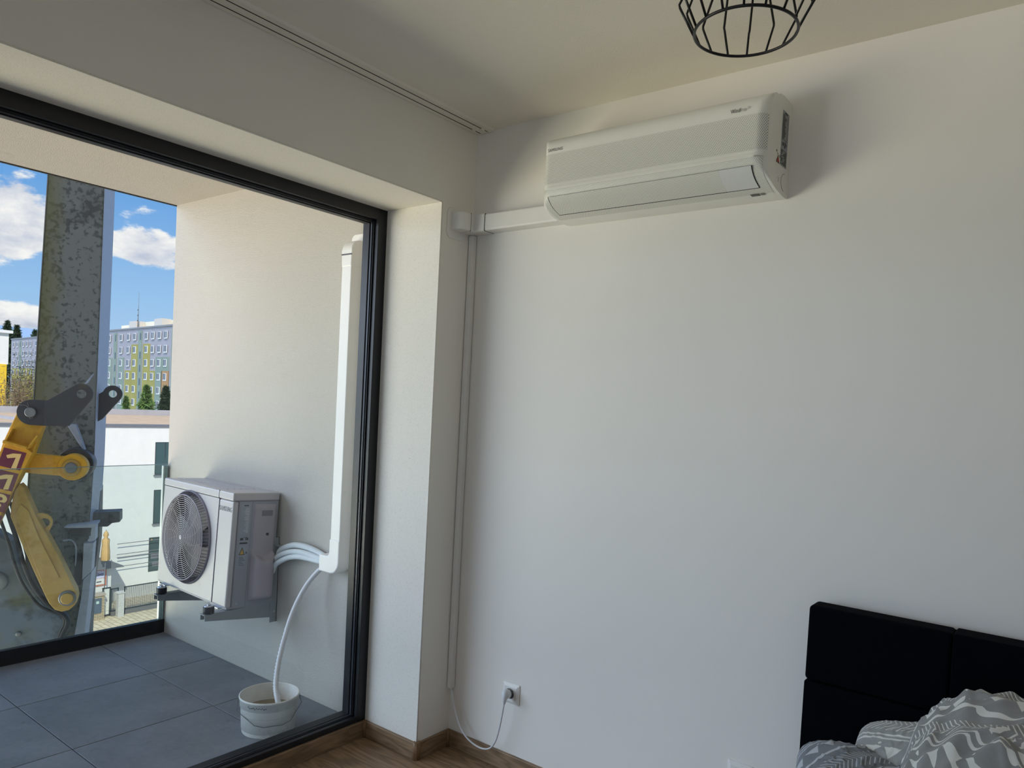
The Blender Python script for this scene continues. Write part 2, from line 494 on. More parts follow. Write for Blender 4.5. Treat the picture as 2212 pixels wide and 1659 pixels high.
# ================================================================== WINDOW
wn = link('window_1', None); wn.location = (-.37, -.19, HB); ORG['window_1'] = Vector(wn.location); struct(wn, 'large dark-framed balcony window')
y0, y1, z0, z1 = YW, -PIER, HB, HT
def ring_frame(mb, xa, xb, o, wdt):
    """rectangular ring in the window plane, set in by o, wdt wide"""
    a0, a1, b0, b1 = y0 + o, y1 - o, z0 + o * .5, z1 - o
    mb.box((xa, a0, b0), (xb, a0 + wdt, b1)); mb.box((xa, a1 - wdt, b0), (xb, a1, b1))
    mb.box((xa, a0 + wdt, b1 - wdt), (xb, a1 - wdt, b1)); mb.box((xa, a0 + wdt, b0), (xb, a1 - wdt, b0 + wdt * .5))
mb = MB(); ring_frame(mb, -.42, -D_REV, 0, .048); mb.build('outer_frame', M['black'], wn, bevel=.0015)
mb = MB(); ring_frame(mb, -.41, -.343, .048, .006); mb.build('sash_step', M['black'], wn, bevel=.001)
mb = MB(); ring_frame(mb, -.372, -.350, .0545, .0035); mb.build('glazing_gasket', M['gasket'], wn)
mb = MB(); ring_frame(mb, -.393, -.362, .054, .008); mb.build('glazing_bead', M['black'], wn, bevel=.001)
mb = MB(); mb.box((-.42, -2.25, HB + .02), (-D_REV, -2.17, HT - .05)); mb.build('mullion', M['black'], wn, bevel=.002)
for ya, yb in ((YW + .058, -2.252), (-2.168, -PIER - .058)):
    mb = MB(); mb.box((-.383, ya, HB + .029), (-.377, yb, HT - .058)); mb.build('pane', M['pane'], wn)

# ================================================================== BALCONY
bf = wallbox('balcony_floor', M['grout'], ((DB - .12, -6, -.30), (-.42, .3, ZB - .014)), label='grey tiled balcony floor')
xs = [-2.277, -1.683, -1.086, -.489, -.42]
ys = [WB, -.4524, -1.0555, -1.6586, -2.2617, -2.8648, -3.4679, -4.071, -4.674, -5.277, -5.88]
for i in range(4):
    for j in range(10):
        mb = MB(); mb.box((xs[i] + .0022, ys[j + 1] + .0022, ZB - .013), (xs[i + 1] - .0022, ys[j] - .0022, ZB))
        mb.build('tile', M['tile'], bf, org=(xs[i], ys[j], ZB), bevel=.001, seg=1).location = (xs[i], ys[j], ZB)
wallbox('balcony_ceiling', M['render'], ((DB - .02, -6, HBAL), (-.42, .3, 2.9)), label='rendered underside of the balcony above')
mb = MB(); mb.box((DB - .035, -6, HBAL - .004), (DB - .018, .3, HBAL + .2)); struct(mb.build('trim_1', M['slot']))
wallbox('wall_balcony', M['render'], ((DB - .02, WB, -.3), (-.42, .3, 2.9)), label='rough rendered side wall of the balcony')
wallbox('wall_facade', M['render'], ((-.4205, -6, HT), (-.419, WB, HBAL)))
wallbox('wall_exterior_upper', M['render'], ((DB, -9, 2.95), (9, 6, 9.0)))
wallbox('wall_exterior_lower', M['render'], ((DB, -9, -11.55), (9, 6, -.35)))

pr = thing('balustrade', 'frameless glass balustrade standing in a black base rail at the balcony edge', 'railing', (DB, -.1, ZB))
mb = MB(); mb.box((DB - .035, -6, ZB), (DB + .002, WB - .001, .0665)); mb.build('base_rail', M['black'], pr, bevel=.002)
mb = MB(); mb.box((DB - .010, -6, .0665), (DB + .000, WB - .013, 1.008)); mb.build('glass_panel', M['parapet'], pr)
mb = MB(); mb.box((DB - .010, -6, 1.008), (DB, WB - .013, 1.011)); mb.box((DB - .010, WB - .0135, .067), (DB, WB - .012, 1.009)); mb.build('glass_edge', M['glass_edge'], pr)
mb = MB(); mb.box((DB - .034, WB - .030, .0665), (DB - .014, WB - .001, 1.0)); mb.build('wall_profile', simple('aluminium_profile', srgb(176, 182, 186), .4, .3), pr)

# ================================================================== INDOOR AIR CONDITIONER
AX0, AX1, AR = .500, 1.3195, .045
PROF = [(0, 2.452), (-.075, 2.454), (-.112, 2.450), (-.118, 2.440), (-.128, 2.441), (-.150, 2.440), (-.172, 2.430), (-.190, 2.415), (-.201, 2.396), (-.205, 2.375),
        (-.205, 2.340), (-.205, 2.300), (-.205, 2.262), (-.207, 2.252), (-.208, 2.244), (-.207, 2.235), (-.203, 2.222), (-.195, 2.208), (-.182, 2.196), (-.165, 2.186),
        (-.145, 2.179), (-.125, 2.173), (-.105, 2.169), (-.085, 2.166), (-.060, 2.163), (-.035, 2.161), (-.015, 2.162), (0, 2.165)]
def inset(x):
    t_ = min(x - AX0, AX1 - x)
    return 0 if t_ >= AR else AR - sqrt(max(0, AR * AR - (AR - t_) ** 2))
def stations(a, b_):
    s = {a, b_}
    for k in range(9):
        d = AR * (1 - cos(pi / 2 * k / 8)); s.add(AX0 + d); s.add(AX1 - d)
    s = sorted(v for v in s if a - 1e-6 <= v <= b_ + 1e-6); out = []
    for v in s:
        if not out or v - out[-1] > 1e-5: out.append(v)
    return out
def prof_at(x, prof, push=0.0):
    lim = -(.208 - inset(x)) ; r = []
    for yy, zz in prof:
        r.append((max(yy, lim) - push * 1.0, zz - (push if zz < 2.22 else 0)))
    return r
def loft(mb, xa, xb, prof, push=0.0, cap=False, extra=None):
    st = stations(xa, xb)
    if extra: st = sorted(set(st + extra))
    mb.grid(len(st), len(prof), lambda i, j: (st[i], *prof_at(st[i], prof, push)[j]))
    if cap:
        for xx, rev in ((st[0], 0), (st[-1], 1)):
            mb.add([(xx, *q) for q in prof_at(xx, prof, push)], [tuple(range(len(prof)))])
ac = thing('wall_air_conditioner', 'white split air conditioner with perforated front high on the wall above the bed side', 'air conditioner', (.91, 0, 2.16))
mb = MB(); loft(mb, AX0, AX1, PROF, cap=True); mb.build('casing', M['ac_white'], ac)
mb = MB(); loft(mb, AX0 + .001, AX1 - .0045, PROF[9:13], .0008); mb.v = [(v_[0], v_[1], min(v_[2], 2.366)) for v_ in mb.v]
mb.build('front_grille', M['perf'], ac)
LOW = [q for q in PROF[15:24]]
def side_strip(xa, xb, pr_, mat, name):
    mb = MB(); loft(mb, xa, xb, pr_, .0007); return mb.build(name, mat, ac)
side_strip(.512, 1.308, [q for q in PROF[14:24]], M['perf2'], 'lower_panel')
side_strip(AX0 + .0005, AX1 - .0005, [(-.2055, 2.2535), (-.2075, 2.2500), (-.2090, 2.2455), (-.2088, 2.2405)], M['ac_white'], 'panel_lip')
# swing louver, set proud of the lower panel with a dark gap round it
LV = [(-.2045, 2.2180), (-.1970, 2.2080), (-.1820, 2.1950), (-.1650, 2.1855), (-.1450, 2.1785), (-.1290, 2.1735)]
def grow(prof, e):
    P = list(prof); a = Vector(P[0]) - Vector(P[1]); b_ = Vector(P[-1]) - Vector(P[-2])
    P[0] = tuple(Vector(P[0]) + a.normalized() * e); P[-1] = tuple(Vector(P[-1]) + b_.normalized() * e); return P
mb = MB(); st = [.5370, 1.2790]; LG = grow(LV, .0016); LG[0] = LV[0]; LG = LG[:-1] + [(LV[-1][0] + .0035, LV[-1][1] - .0012)]
mb.grid(2, 6, lambda i, j: (st[i], LG[j][0] - .0012, LG[j][1] - .0012)); mb.build('louver_gap', M['slot'], ac)
mb = MB(); st = [.540, 1.176]; mb.grid(2, 6, lambda i, j: (st[i], LV[j][0] - .0018, LV[j][1] - .0018)); lv = mb.build('louver', M['perf2'], ac)
mb = MB(); st = [1.1765, 1.277]; mb.grid(2, 6, lambda i, j: (st[i], LV[j][0] - .0024, LV[j][1] - .0022)); mb.build('louver_cover', simple('louver_cover_plastic', srgb(222, 224, 224), .35, var=.01), lv)
mb = MB(); mb.add([(1.2345, -.0925, 2.1650), (1.2625, -.0925, 2.1650), (1.2635, -.0765, 2.1630), (1.2355, -.0765, 2.1630)], [(0, 1, 2, 3)])
mb.build('display_window', M['label_d'], ac)
mb = MB(); mb.add([(1.2665, -.0915, 2.1648), (1.2795, -.0915, 2.1648), (1.2805, -.0785, 2.1632), (1.2675, -.0785, 2.1632)], [(0, 1, 2, 3)])
mb.build('sensor_window', simple('sensor_grey', srgb(118, 116, 108), .4), ac)
text('lettering', 'SAMSUNG', .0150, M['ac_print'], ac, (.5275, -.2052, 2.3800), (pi / 2, 0, 0), ext=.0001, off=.0, sx=.86, spc=.12)
text('lettering', 'Wind', .0165, M['ac_print'], ac, (1.203, -.2052, 2.3850), (pi / 2, 0, 0), ext=.0001, off=.00015, sx=.80)
text('lettering', 'Free\u2122', .0165, simple('light_print', srgb(150, 150, 144), .5), ac, (1.2315, -.2052, 2.3850), (pi / 2, 0, 0), ext=.0001, off=-.0001, sx=.74)
# rating sticker and warning triangle on the right side
SX = AX1 + .0006
def patch(name, mat, pts, parent, x=SX, ax='x'):
    mb = MB(); mb.add([(x, *q) for q in pts], [tuple(range(len(pts)))]); return mb.build(name, mat, parent, fixn=False)
stk = patch('rating_sticker', M['label'], [(-.0865, 2.412), (-.0865, 2.248), (-.0300, 2.248), (-.0300, 2.412)], ac)
patch('sticker_field', M['label_d'], [(-.083, 2.402), (-.083, 2.326), (-.036, 2.326), (-.036, 2.402)], stk, SX + .0003)
patch('sticker_field', M['label_d'], [(-.083, 2.296), (-.083, 2.252), (-.036, 2.252), (-.036, 2.296)], stk, SX + .0003)
mb = MB(); random.seed(2)
for k in range(16):
    zz = 2.398 - k * .0046; L_ = random.uniform(.012, .028)
    mb.add([(SX + .0006, -.040 - L_, zz), (SX + .0006, -.040, zz), (SX + .0006, -.040, zz + .0018), (SX + .0006, -.040 - L_, zz + .0018)], [(0, 1, 2, 3)])
for k in range(7):
    zz = 2.290 - k * .0055; L_ = random.uniform(.010, .024); s0 = random.uniform(-.08, -.065)
    mb.add([(SX + .0006, s0, zz), (SX + .0006, s0 + L_, zz), (SX + .0006, s0 + L_, zz + .002), (SX + .0006, s0, zz + .002)], [(0, 1, 2, 3)])
mb.build('small_print', M['white_ink'], stk, fixn=False)
mb = MB()
for a_, b_ in (((-.078, 2.308), (-.066, 2.318)), ((-.060, 2.304), (-.050, 2.322)), ((-.046, 2.312), (-.040, 2.320)), ((-.070, 2.404), (-.046, 2.409))):
    mb.add([(SX + .0006, a_[0], a_[1]), (SX + .0006, b_[0], a_[1]), (SX + .0006, b_[0], b_[1]), (SX + .0006, a_[0], b_[1])], [(0, 1, 2, 3)])
mb.build('sticker_symbols', M['ink'], stk, fixn=False)
wt = patch('warning_triangle', M['ink'], [(-.121, 2.247), (-.091, 2.247), (-.104, 2.273)], ac)
patch('warning_field', M['red_sign'], [(-.117, 2.2495), (-.095, 2.2495), (-.104, 2.268)], wt, SX + .0003)
mb = MB()
for q in ((-.124, 2.276, .008, .006), (-.112, 2.270, .004, .006), (-.094, 2.266, .005, .008), (-.094, 2.205, .006, .002), (-.094, 2.200, .006, .002), (-.094, 2.195, .006, .002)):
    mb.add([(SX, q[0], q[1]), (SX, q[0] + q[2], q[1]), (SX, q[0] + q[2], q[1] + q[3]), (SX, q[0], q[1] + q[3])], [(0, 1, 2, 3)])
mb.build('side_marks', M['ac_print'], ac, fixn=False)
mb = MB(); mb.tube([(SX - .0004, -.038 + .030 * cos(a) * 1.0 * (-1), 2.204 + .026 * sin(a)) for a in [pi / 2 * -.95 + k * pi * .95 / 14 for k in range(15)]], .0007, 4)
mb.build('side_knockout', M['ac_print'], ac)

# ================================================================== PIPE TRUNKING INSIDE
td = thing('pipe_trunking', 'white plastic pipe duct running from the air conditioner round the room corner', 'duct', (.1, 0, 2.17))
def trunk_sec(dp, zc, hz, r=.007, n=4):
    """rounded outer edge section: list of (depth, z)"""
    P = [(0, zc - hz)]
    for k in range(n + 1): a = -pi / 2 + pi / 2 * k / n; P.append((dp - r + r * cos(a), zc - hz + r + r * sin(a)))
    for k in range(n + 1): a = pi / 2 * k / n; P.append((dp - r + r * cos(a), zc + hz - r + r * sin(a)))
    P.append((0, zc + hz)); return P
ZC = 2.2085
mb = MB(); mb.prism([(-d, z) for d, z in trunk_sec(.058, ZC, .034)], 'x', .1165, AX0 + .05); mb.build('duct_cover', M['white_pl'], td)
mb = MB(); mb.box((.1135, -.0585, ZC - .0345), (.1167, 0, ZC + .0345)); mb.build('joint_gap', M['slot'], td)
mb = MB(); mb.box((0, -.0815, ZC - .0360), (.0600, -.0785, ZC + .0360)); mb.build('joint_gap', M['slot'], td)
# inner corner piece
sec = trunk_sec(.061, ZC, .0365)
mb = MB(); stc = [(0, 'a'), (1, 'b'), (2, 'c')]
def corner_pt(i, j):
    d, z = sec[j]
    return ((.1145, -d, z), (.112 - (.112 - d) * .999, -d, z), (d, -.0785, z))[i] if i != 1 else (max(d, .0005), -max(d, .0005), z)
mb.grid(3, len(sec), corner_pt, smooth=False)
for i in (0, 2): mb.add([corner_pt(i, j) for j in range(len(sec))], [tuple(range(len(sec)))])
mb.build('corner_piece', M['white_pl'], td)
# end cap that turns into the window wall
mb = MB(); ycs = [-.0815, -.100, -.116, -.126, -.132, -.135]; dd = [1, 1, .96, .82, .55, .18]
mb.grid(len(ycs), len(sec), lambda i, j: (sec[j][0] * dd[i], ycs[i], ZC + (sec[j][1] - ZC) * (1 - .10 * (1 - dd[i]))))
mb.add([(sec[j][0] * dd[-1], ycs[-1], ZC + (sec[j][1] - ZC) * .92) for j in range(len(sec))], [tuple(range(len(sec)))])
mb.build('wall_cap', M['white_pl'], td)
mb = MB(); mb.prism(rrect(-.158, 2.138, -.05, 2.262, .026), 'x', .0003, .0035); mb.build('wall_flange', M['white_pl'], td, bevel=.001)

ct = thing('cable_trunking', 'thin white cable trunking running down the room corner', 'trunking', (0, 0, .25))
mb = MB(); mb.box((.0028, -.0255, .2555), (.0275, -.0028, 2.170)); mb.build('cover', M['white_pl'], ct, bevel=.002)
mb = MB(); mb.box((.0003, -.0215, .258), (.0215, -.0003, 2.168)); mb.build('backing', M['slot'], ct)

# plug cable and socket
cord = MB(); pts = [(.018, -.014, .256), (.032, -.022, .235), (.060, -.034, .185), (.092, -.040, .135), (.130, -.042, .096), (.175, -.042, .075), (.225, -.042, .069), (.268, -.042, .083), (.297, -.044, .120), (.314, -.046, .170), (.326, -.048, .225), (.334, -.050, .268), (.337, -.050, .290)]
def smooth_path(P, k=4):
    P = [Vector(p) for p in P]; out = []
    for i in range(len(P) - 1):
        p0, p1, p2, p3 = P[max(i - 1, 0)], P[i], P[i + 1], P[min(i + 2, len(P) - 1)]
        for s in range(k):
            t_ = s / k
            out.append(.5 * ((2 * p1) + (p2 - p0) * t_ + (2 * p0 - 5 * p1 + 4 * p2 - p3) * t_ ** 2 + (3 * p1 - p0 - 3 * p2 + p3) * t_ ** 3))
    out.append(P[-1]); return out
cb = thing('power_cable', 'white power cable hanging from the trunking to the wall socket with its plug', 'cable', (.018, -.014, .256))
cord.tube(smooth_path(pts), .0034, 8); cord.build('cord', M['cable_w'], cb)
mb = MB(); mb.tube([(.337, -.050, .286), (.338, -.050, .300), (.338, -.048, .315), (.336, -.044, .328), (.334, -.036, .333)], [.0045, .008, .012, .0145, .015], 12)
mb.lathe([(.0175, -.044), (.0185, -.036), (.0185, -.026), (.017, -.022)], (.334, 0, .322), 'y', 20)
mb.box((.326, -.050, .330), (.340, -.040, .340)); mb.build('plug', M['cable_w'], cb, bevel=.001)
mb = MB(); mb.lathe([(.0186, -.0225), (.0186, -.0165)], (.334, 0, .322), 'y', 20); mb.build('plug_ring', M['grey_r'], cb)
def socket(name, label, x0, zc, loc=None):
    s = thing(name, label, 'socket', (x0, 0, zc))
    x1 = x0 + .084
    mb = MB(); o_ = rrect(x0, zc - .041, x1, zc + .041, .003, 2); i_ = rrect(x0 + .012, zc - .029, x1 - .012, zc + .029, .003, 2)
    n = len(o_)
    mb.grid(1, 1, lambda i, j: (0, 0, 0)); mb.v = []; mb.f = []; mb.sm = []
    mb.v = [(p[0], -.0004, p[1]) for p in o_] + [(p[0], -.004, p[1]) for p in o_] + [(p[0], -.0105, p[1]) for p in i_]
    for k in range(2):
        for i in range(n):
            j = (i + 1) % n; mb.f.append([k * n + i, k * n + j, (k + 1) * n + j, (k + 1) * n + i]); mb.sm.append(False)
    mb.f.append(list(range(2 * n, 3 * n))); mb.sm.append(False); mb.f.append(list(range(n))[::-1]); mb.sm.append(False)
    mb.build('faceplate', M['white_pl'], s)
    mb = MB(); mb.holed(rrect(x0 + .016, zc - .026, x1 - .016, zc + .026, .002, 2), [circ((x0 + x1) / 2, zc, .0195)], 'y', -.0106, -.0114); mb.build('insert', M['white_pl'], s)
    mb = MB(); mb.lathe([(.0195, -.0112), (.0192, -.0108), (.0185, -.0106)], ((x0 + x1) / 2, 0, zc), 'y', 24); mb.build('socket_well', M['grey_r'], s)
    return s
socket('wall_socket', 'white square wall socket beside the room corner with a plug in it', .292, .3165)
socket('wall_socket', 'white wall socket low on the wall just left of the bed', 1.246, .3135)

# ================================================================== CURTAIN RAIL
cr = thing('curtain_rail', 'white double-track curtain rail along the ceiling above the window', 'curtain rail', (.05, -.003, CE))
zt = CE - .007
mb = MB()
for a_, b_ in ((.002, .0235), (.0275, .0635), (.0675, .090)): mb.box((a_, YF + .02, zt), (b_, -.003, CE))
mb.box((.002, YF + .02, zt + .003), (.090, -.003, CE)); mb.prism([(.0895, zt), (.0980, CE), (.0895, CE)], 'y', YF + .02, -.003); mb.build('rail', M['rail'], cr)
for a_ in (.0232, .0632):
    mb = MB(); mb.box((a_, YF + .02, zt - .0004), (a_ + .0046, -.012, zt + .0035)); mb.build('track_slot_shade', M['slot'], cr)  # black strip proud of the rail, painting in the dark of its slot
for xx, yy in ((.0255, -.055), (.0655, -.045)):
    mb = MB(); mb.box((xx - .006, yy - .008, zt - .005), (xx + .006, yy + .008, zt + .001)); mb.lathe([(.002, -.010), (.003, -.005)], (xx, yy, zt), 'z', 8); mb.build('end_stop', M['rail'], cr, bevel=.001)

# ================================================================== CAGE PENDANT LAMP
LC = Vector((1.556, -.973, 2.2)); lamp = thing('pendant_lamp', 'black wire cage pendant lamp hanging from the ceiling', 'lamp', LC)
RB, RK, ZK, RT, ZT = .0945, .127, 2.268, .060, 2.415
mb = MB(); mb.tube([LC + Vector((RB * cos(a), RB * sin(a), 0)) for a in [2 * pi * k / 64 for k in range(64)]], .0029, 8, closed=True); mb.build('bottom_ring', M['lampblack'], lamp)
NW = 16; base = radians(112.5 - 3)
for k in range(NW):
    a0 = base + 2 * pi * k / NW; da = (1 if k % 2 else -1) * 2 * pi / NW * .5
    kz = ZK if k % 2 else ZK - .006
    P = [LC + Vector((RB * cos(a0), RB * sin(a0), 0)), Vector((LC.x + RK * cos(a0) * .985, LC.y + RK * sin(a0) * .985, kz - .004)), Vector((LC.x + RK * cos(a0 + da * .04), LC.y + RK * sin(a0 + da * .04), kz + .003)),
         Vector((LC.x + RT * cos(a0 + da), LC.y + RT * sin(a0 + da), ZT))]
    mb = MB(); mb.tube(P, .0024, 6); mb.build('cage_wire', M['lampblack'], lamp)
mb = MB(); mb.tube([Vector((LC.x + RT * cos(a), LC.y + RT * sin(a), ZT)) for a in [2 * pi * k / 40 for k in range(40)]], .0025, 6, closed=True); mb.build('top_ring', M['lampblack'], lamp)
mb = MB(); mb.lathe([(.060, 2.413), (.058, 2.417), (.022, 2.425), (.022, 2.47), (.006, 2.478)], (LC.x, LC.y, 0), 'z', 24); mb.build('lamp_holder', M['lampblack'], lamp)
mb = MB(); mb.lathe([(.002, 2.345), (.018, 2.352), (.026, 2.372), (.022, 2.395), (.014, 2.413)], (LC.x, LC.y, 0), 'z', 20); mb.build('bulb', M['bulb'], lamp)
mb = MB(); mb.tube([(LC.x, LC.y, 2.476), (LC.x, LC.y, 2.575)], .003, 8); mb.lathe([(.05, 2.575), (.05, 2.5995)], (LC.x, LC.y, 0), 'z', 28); mb.build('cord_and_rose', M['lampblack'], lamp)

# ================================================================== OUTDOOR TRUNKING, PIPES, HOSE, BUCKET
od = thing('outdoor_pipe_duct', 'tall white vertical pipe duct on the balcony wall beside the window frame', 'duct', (-.604, WB, .7))
OX0, OX1, OY = -.638, -.572, WB - .075
mb = MB(); mb.box((OX0, OY, .80), (OX1, WB, 2.13)); mb.build('duct_cover', M['white_pl'], od, bevel=.004)
mb = MB(); mb.box((OX1 - .001, WB - .006, .80), (OX1 + .0012, WB, 2.13)); mb.build('duct_gap', M['slot'], od)
# top bend that turns into the wall
prf = [(WB, 2.06), (OY - .002, 2.06), (OY - .002, 2.135)]
for k in range(9): a = pi / 2 * k / 8; prf.append((OY - .002 + .055 - .055 * cos(a), 2.135 + .050 * sin(a)))
prf += [(WB, 2.19)]
mb = MB(); mb.prism(prf, 'x', OX0 - .002, OX1 + .002, smooth=False); mb.build('top_bend', M['white_pl'], od, bevel=.006)
mb = MB(); mb.box((OX0 - .0025, OY - .0032, 2.112), (OX1 + .0025, OY - .0015, 2.118)); mb.build('bend_seam', M['ink'], od)
mb = MB(); mb.prism(rrect(-.665, 2.085, -.548, 2.222, .025), 'y', WB - .004, WB); mb.build('wall_flange', M['white_pl'], od, bevel=.001)
# bottom elbow pointing at the outdoor unit
elb = [(OX1 + .003, .815), (OX0 - .003, .815), (OX0 - .003, .752), (-.646, .738), (-.658, .733), (-.712, .733), (-.712, .655), (-.63, .655)]
for k in range(9): a = -pi / 2 + pi / 2 * k / 8; elb.append((OX1 + .003 - .06 + .06 * cos(a), .715 + .06 * sin(a)))
mb = MB(); mb.prism(elb, 'y', OY - .004, WB - .001); mb.build('bottom_elbow', M['white_pl'], od, bevel=.006)
hs = thing('drain_hose', 'white ribbed drain hose hanging from the outdoor duct into the bucket', 'hose', (-.7, -.15, .66))
P = smooth_path([(-.690, -.135, .690), (-.715, -.135, .665), (-.749, -.145, .640), (-.785, -.185, .565), (-.800, -.235, .460), (-.785, -.285, .355), (-.748, -.340, .254), (-.690, -.390, .178), (-.640, -.412, .130), (-.615, -.42, .095)], 14)
rr = []
for i, q in enumerate(P):
    rr.append(.0115 + (.0016 * (1 if i % 2 else -1) if i > 66 else 0))
mb = MB(); mb.tube(P, rr, 12); mb.build('hose', M['cable_w'], hs)
ps = thing('refrigerant_pipes', 'three white insulated pipes arching from the outdoor unit to the wall duct', 'pipe', (-.9, -.13, .7))
for dzz, yy, r_, x0_, z0_ in ((.028, -.125, .015, -1.115, .665), (.002, -.145, .013, -1.115, .632), (-.022, -.150, .013, -1.115, .597)):
    P = smooth_path([(x0_ - .02, yy + .02, z0_ - .03), (x0_ + .03, yy + .005, z0_ + .02), (-.99, yy, .690 + dzz * 1.2), (-.91, yy, .706 + dzz), (-.83, yy + .005, .706 + dzz * .8), (-.760, yy + .01, .698 + dzz * .5), (-.700, -.13, .695 + dzz * .3)], 5)
    mb = MB(); mb.tube(P, r_, 10); mb.build('pipe', M['insul'], ps)

BC = Vector((-.697, -.415, ZB))
def bucket_mat():
    m, nt, b = newmat('dirty_white_bucket'); co = objco(nt)
    n = noi(nt, co, 9, 5, .65); st = ((noi(nt, co, 14, 5, .7) - .60) * 8).clamp() * .5
    nt.links.new(mixc(nt, st, ramp(nt, n, [(.3, srgb(206, 206, 200)), (.7, srgb(228, 228, 222))]), srgb(150, 146, 136)), b.inputs['Base Color'])
    b.inputs['Roughness'].default_value = .5; return m
bk = thing('plastic_bucket', 'dirty white plastic bucket with a thin wire handle on the balcony tiles', 'bucket', BC)
mb = MB(); mb.lathe([(.1085, 0), (.1115, .004), (.1165, .118), (.1225, .1185), (.1245, .152), (.1275, .153), (.1275, .1600), (.1235, .1615), (.1215, .158), (.1145, .02), (.05, .012)], BC, 'z', 56); mb.build('tub', bucket_mat(), bk)
mb = MB(); mb.lathe([(.1188, .086), (.01, .0862)], BC, 'z', 40, cap=False); mb.build('murky_water', simple('murky_water', srgb(140, 132, 116), .12, var=.25, scale=14), bk)
ca = cam.location.xy - BC.xy; ca = atan2(ca.y, ca.x)
mb = MB(); random.seed(8)
for k in range(13):
    a = ca - .75 + k * .052 + random.uniform(-.01, .01); zz = .136 + random.uniform(-.003, .003)
    q = [(BC + Vector(((.1248) * cos(a + s), (.1248) * sin(a + s), zz + h))) for s, h in ((0, 0), (.028, random.uniform(-.002, .002)), (.028, .004), (0, .004))]
    mb.add(q, [(0, 1, 2, 3)])
mb.build('smudged_print', M['ink'], bk, fixn=False)
# handle hanging down in front
def bpt(a, r, z): return BC + Vector((r * cos(a), r * sin(a), z))
ax_ = ca + .15
H = [bpt(ax_ + pi / 2 + .1, .129, .140), bpt(ax_ + 1.45, .137, .105), bpt(ax_ + .60, .131, .068), bpt(ax_ + .3, .128, .060), bpt(ax_ - .3, .128, .060), bpt(ax_ - .60, .131, .068), bpt(ax_ - 1.45, .137, .105), bpt(ax_ - pi / 2 - .1, .129, .140)]
mb = MB(); mb.tube(H, .0014, 6); mb.build('handle', M['grey_r'], bk)

# ================================================================== OUTDOOR UNIT
CW, CD, CH = .741, .244, .567
cu = thing('outdoor_condenser', 'pale grey outdoor condenser unit with a round fan grille mounted on the balcony wall', 'air conditioner', (-1.1497, -.374, .4138), (-.047, -.002, -.048), local=True)
FX, FZ, FR = -.428, .290, .243
mb = MB(); mb.holed([(-CW, .012), (-.138, .012), (-.138, CH - .042), (-CW, CH - .042)], [circ(FX, FZ, .232, 48)], 'y', 0, .0035); mb.build('front_panel', M['cond'], cu, bevel=.0008, seg=1)
mb = MB(); mb.box((-.1365, .0, .006), (0, .03, CH - .042)); mb.build('corner_panel', M['cond'], cu, bevel=.009, seg=3)
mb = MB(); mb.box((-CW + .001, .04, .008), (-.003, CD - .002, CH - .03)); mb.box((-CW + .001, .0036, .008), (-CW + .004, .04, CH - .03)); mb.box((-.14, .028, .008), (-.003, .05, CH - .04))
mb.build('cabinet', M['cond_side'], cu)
mb = MB(); mb.box((-CW - .002, -.003, CH - .040), (.002, CD + .001, CH)); mb.build('top_cover', M['cond'], cu, bevel=.007, seg=3)
for k in range(5):
    mb = MB(); mb.box((-CW + .05 + k * .0, .045 + k * .036, CH - .0005), (-.16, .055 + k * .036, CH + .0025)); mb.build('top_rib', M['cond'], cu, bevel=.0015, seg=1)
mb = MB(); mb.box((-.1385, -.0045, CH - .042), (-.1365, .0, CH + .0005)); mb.box((-.1385, -.0012, .01), (-.1365, .01, CH - .042)); mb.build('panel_seam', M['shroud'], cu)
mb = MB(); mb.box((-CW, .006, 0), (0, CD - .004, .010)); mb.build('base_pan', M['cond_side'], cu)
# fan shroud with radial slots, spiral guard, fan
mb = MB(); mb.lathe([(.243, -.0005), (.241, -.008), (.2365, -.010)], (FX, 0, FZ), 'y', 72, cap=False)
mb.lathe([(.222, -.034), (.219, -.037), (.214, -.036), (.214, -.030)], (FX, 0, FZ), 'y', 72, cap=False)
for k in range(84):
    a = 2 * pi * k / 84; r1, r2 = .2375, .2215; c_, s_ = cos(a), sin(a); tn = (-s_ * .0019, c_ * .0019)
    mb.add([(FX + r1 * c_ - tn[0], -.009, FZ + r1 * s_ - tn[1]), (FX + r1 * c_ + tn[0], -.009, FZ + r1 * s_ + tn[1]), (FX + r2 * c_ + tn[0], -.035, FZ + r2 * s_ + tn[1]), (FX + r2 * c_ - tn[0], -.035, FZ + r2 * s_ - tn[1]),
            (FX + (r1 - .004) * c_, -.006, FZ + (r1 - .004) * s_), (FX + (r2 - .004) * c_, -.032, FZ + (r2 - .004) * s_)],
           [(0, 1, 2, 3), (1, 4, 5, 2), (4, 0, 3, 5)])
mb.build('fan_shroud', M['shroud'], cu)
mb = MB()
for k in range(21):
    r = .0125 + k * .00975
    mb.tube([(FX + r * cos(2 * pi * i / 48), -.0365 - .004 * (1 - (r / .22) ** 2), FZ + r * sin(2 * pi * i / 48)) for i in range(48)], .00175, 4, closed=True)
for k in range(16):
    a = 2 * pi * k / 16 + .05
    P = []
    for i in range(10):
        r = .012 + (.214 - .012) * i / 9; aa = a + .35 * (i / 9) ** 1.3
        P.append((FX + r * cos(aa), -.0350 - .004 * (1 - (r / .22) ** 2), FZ + r * sin(aa)))
    mb.tube(P, .0013, 4)
mb.lathe([(.012, -.0415), (.010, -.0425), (.004, -.0427)], (FX, 0, FZ), 'y', 20)
mb.build('fan_guard', M['guard'], cu)
mb = MB(); mb.lathe([(.232, .0), (.225, .03), (.225, .0395), (.02, .0396)], (FX, 0, FZ), 'y', 48, cap=False); mb.build('fan_well', M['dark_in'], cu)
fan = MB(); fan.lathe([(.005, .004), (.05, .006), (.055, .03)], (FX, 0, FZ), 'y', 24); fan.build('fan_hub', M['blade'], cu)
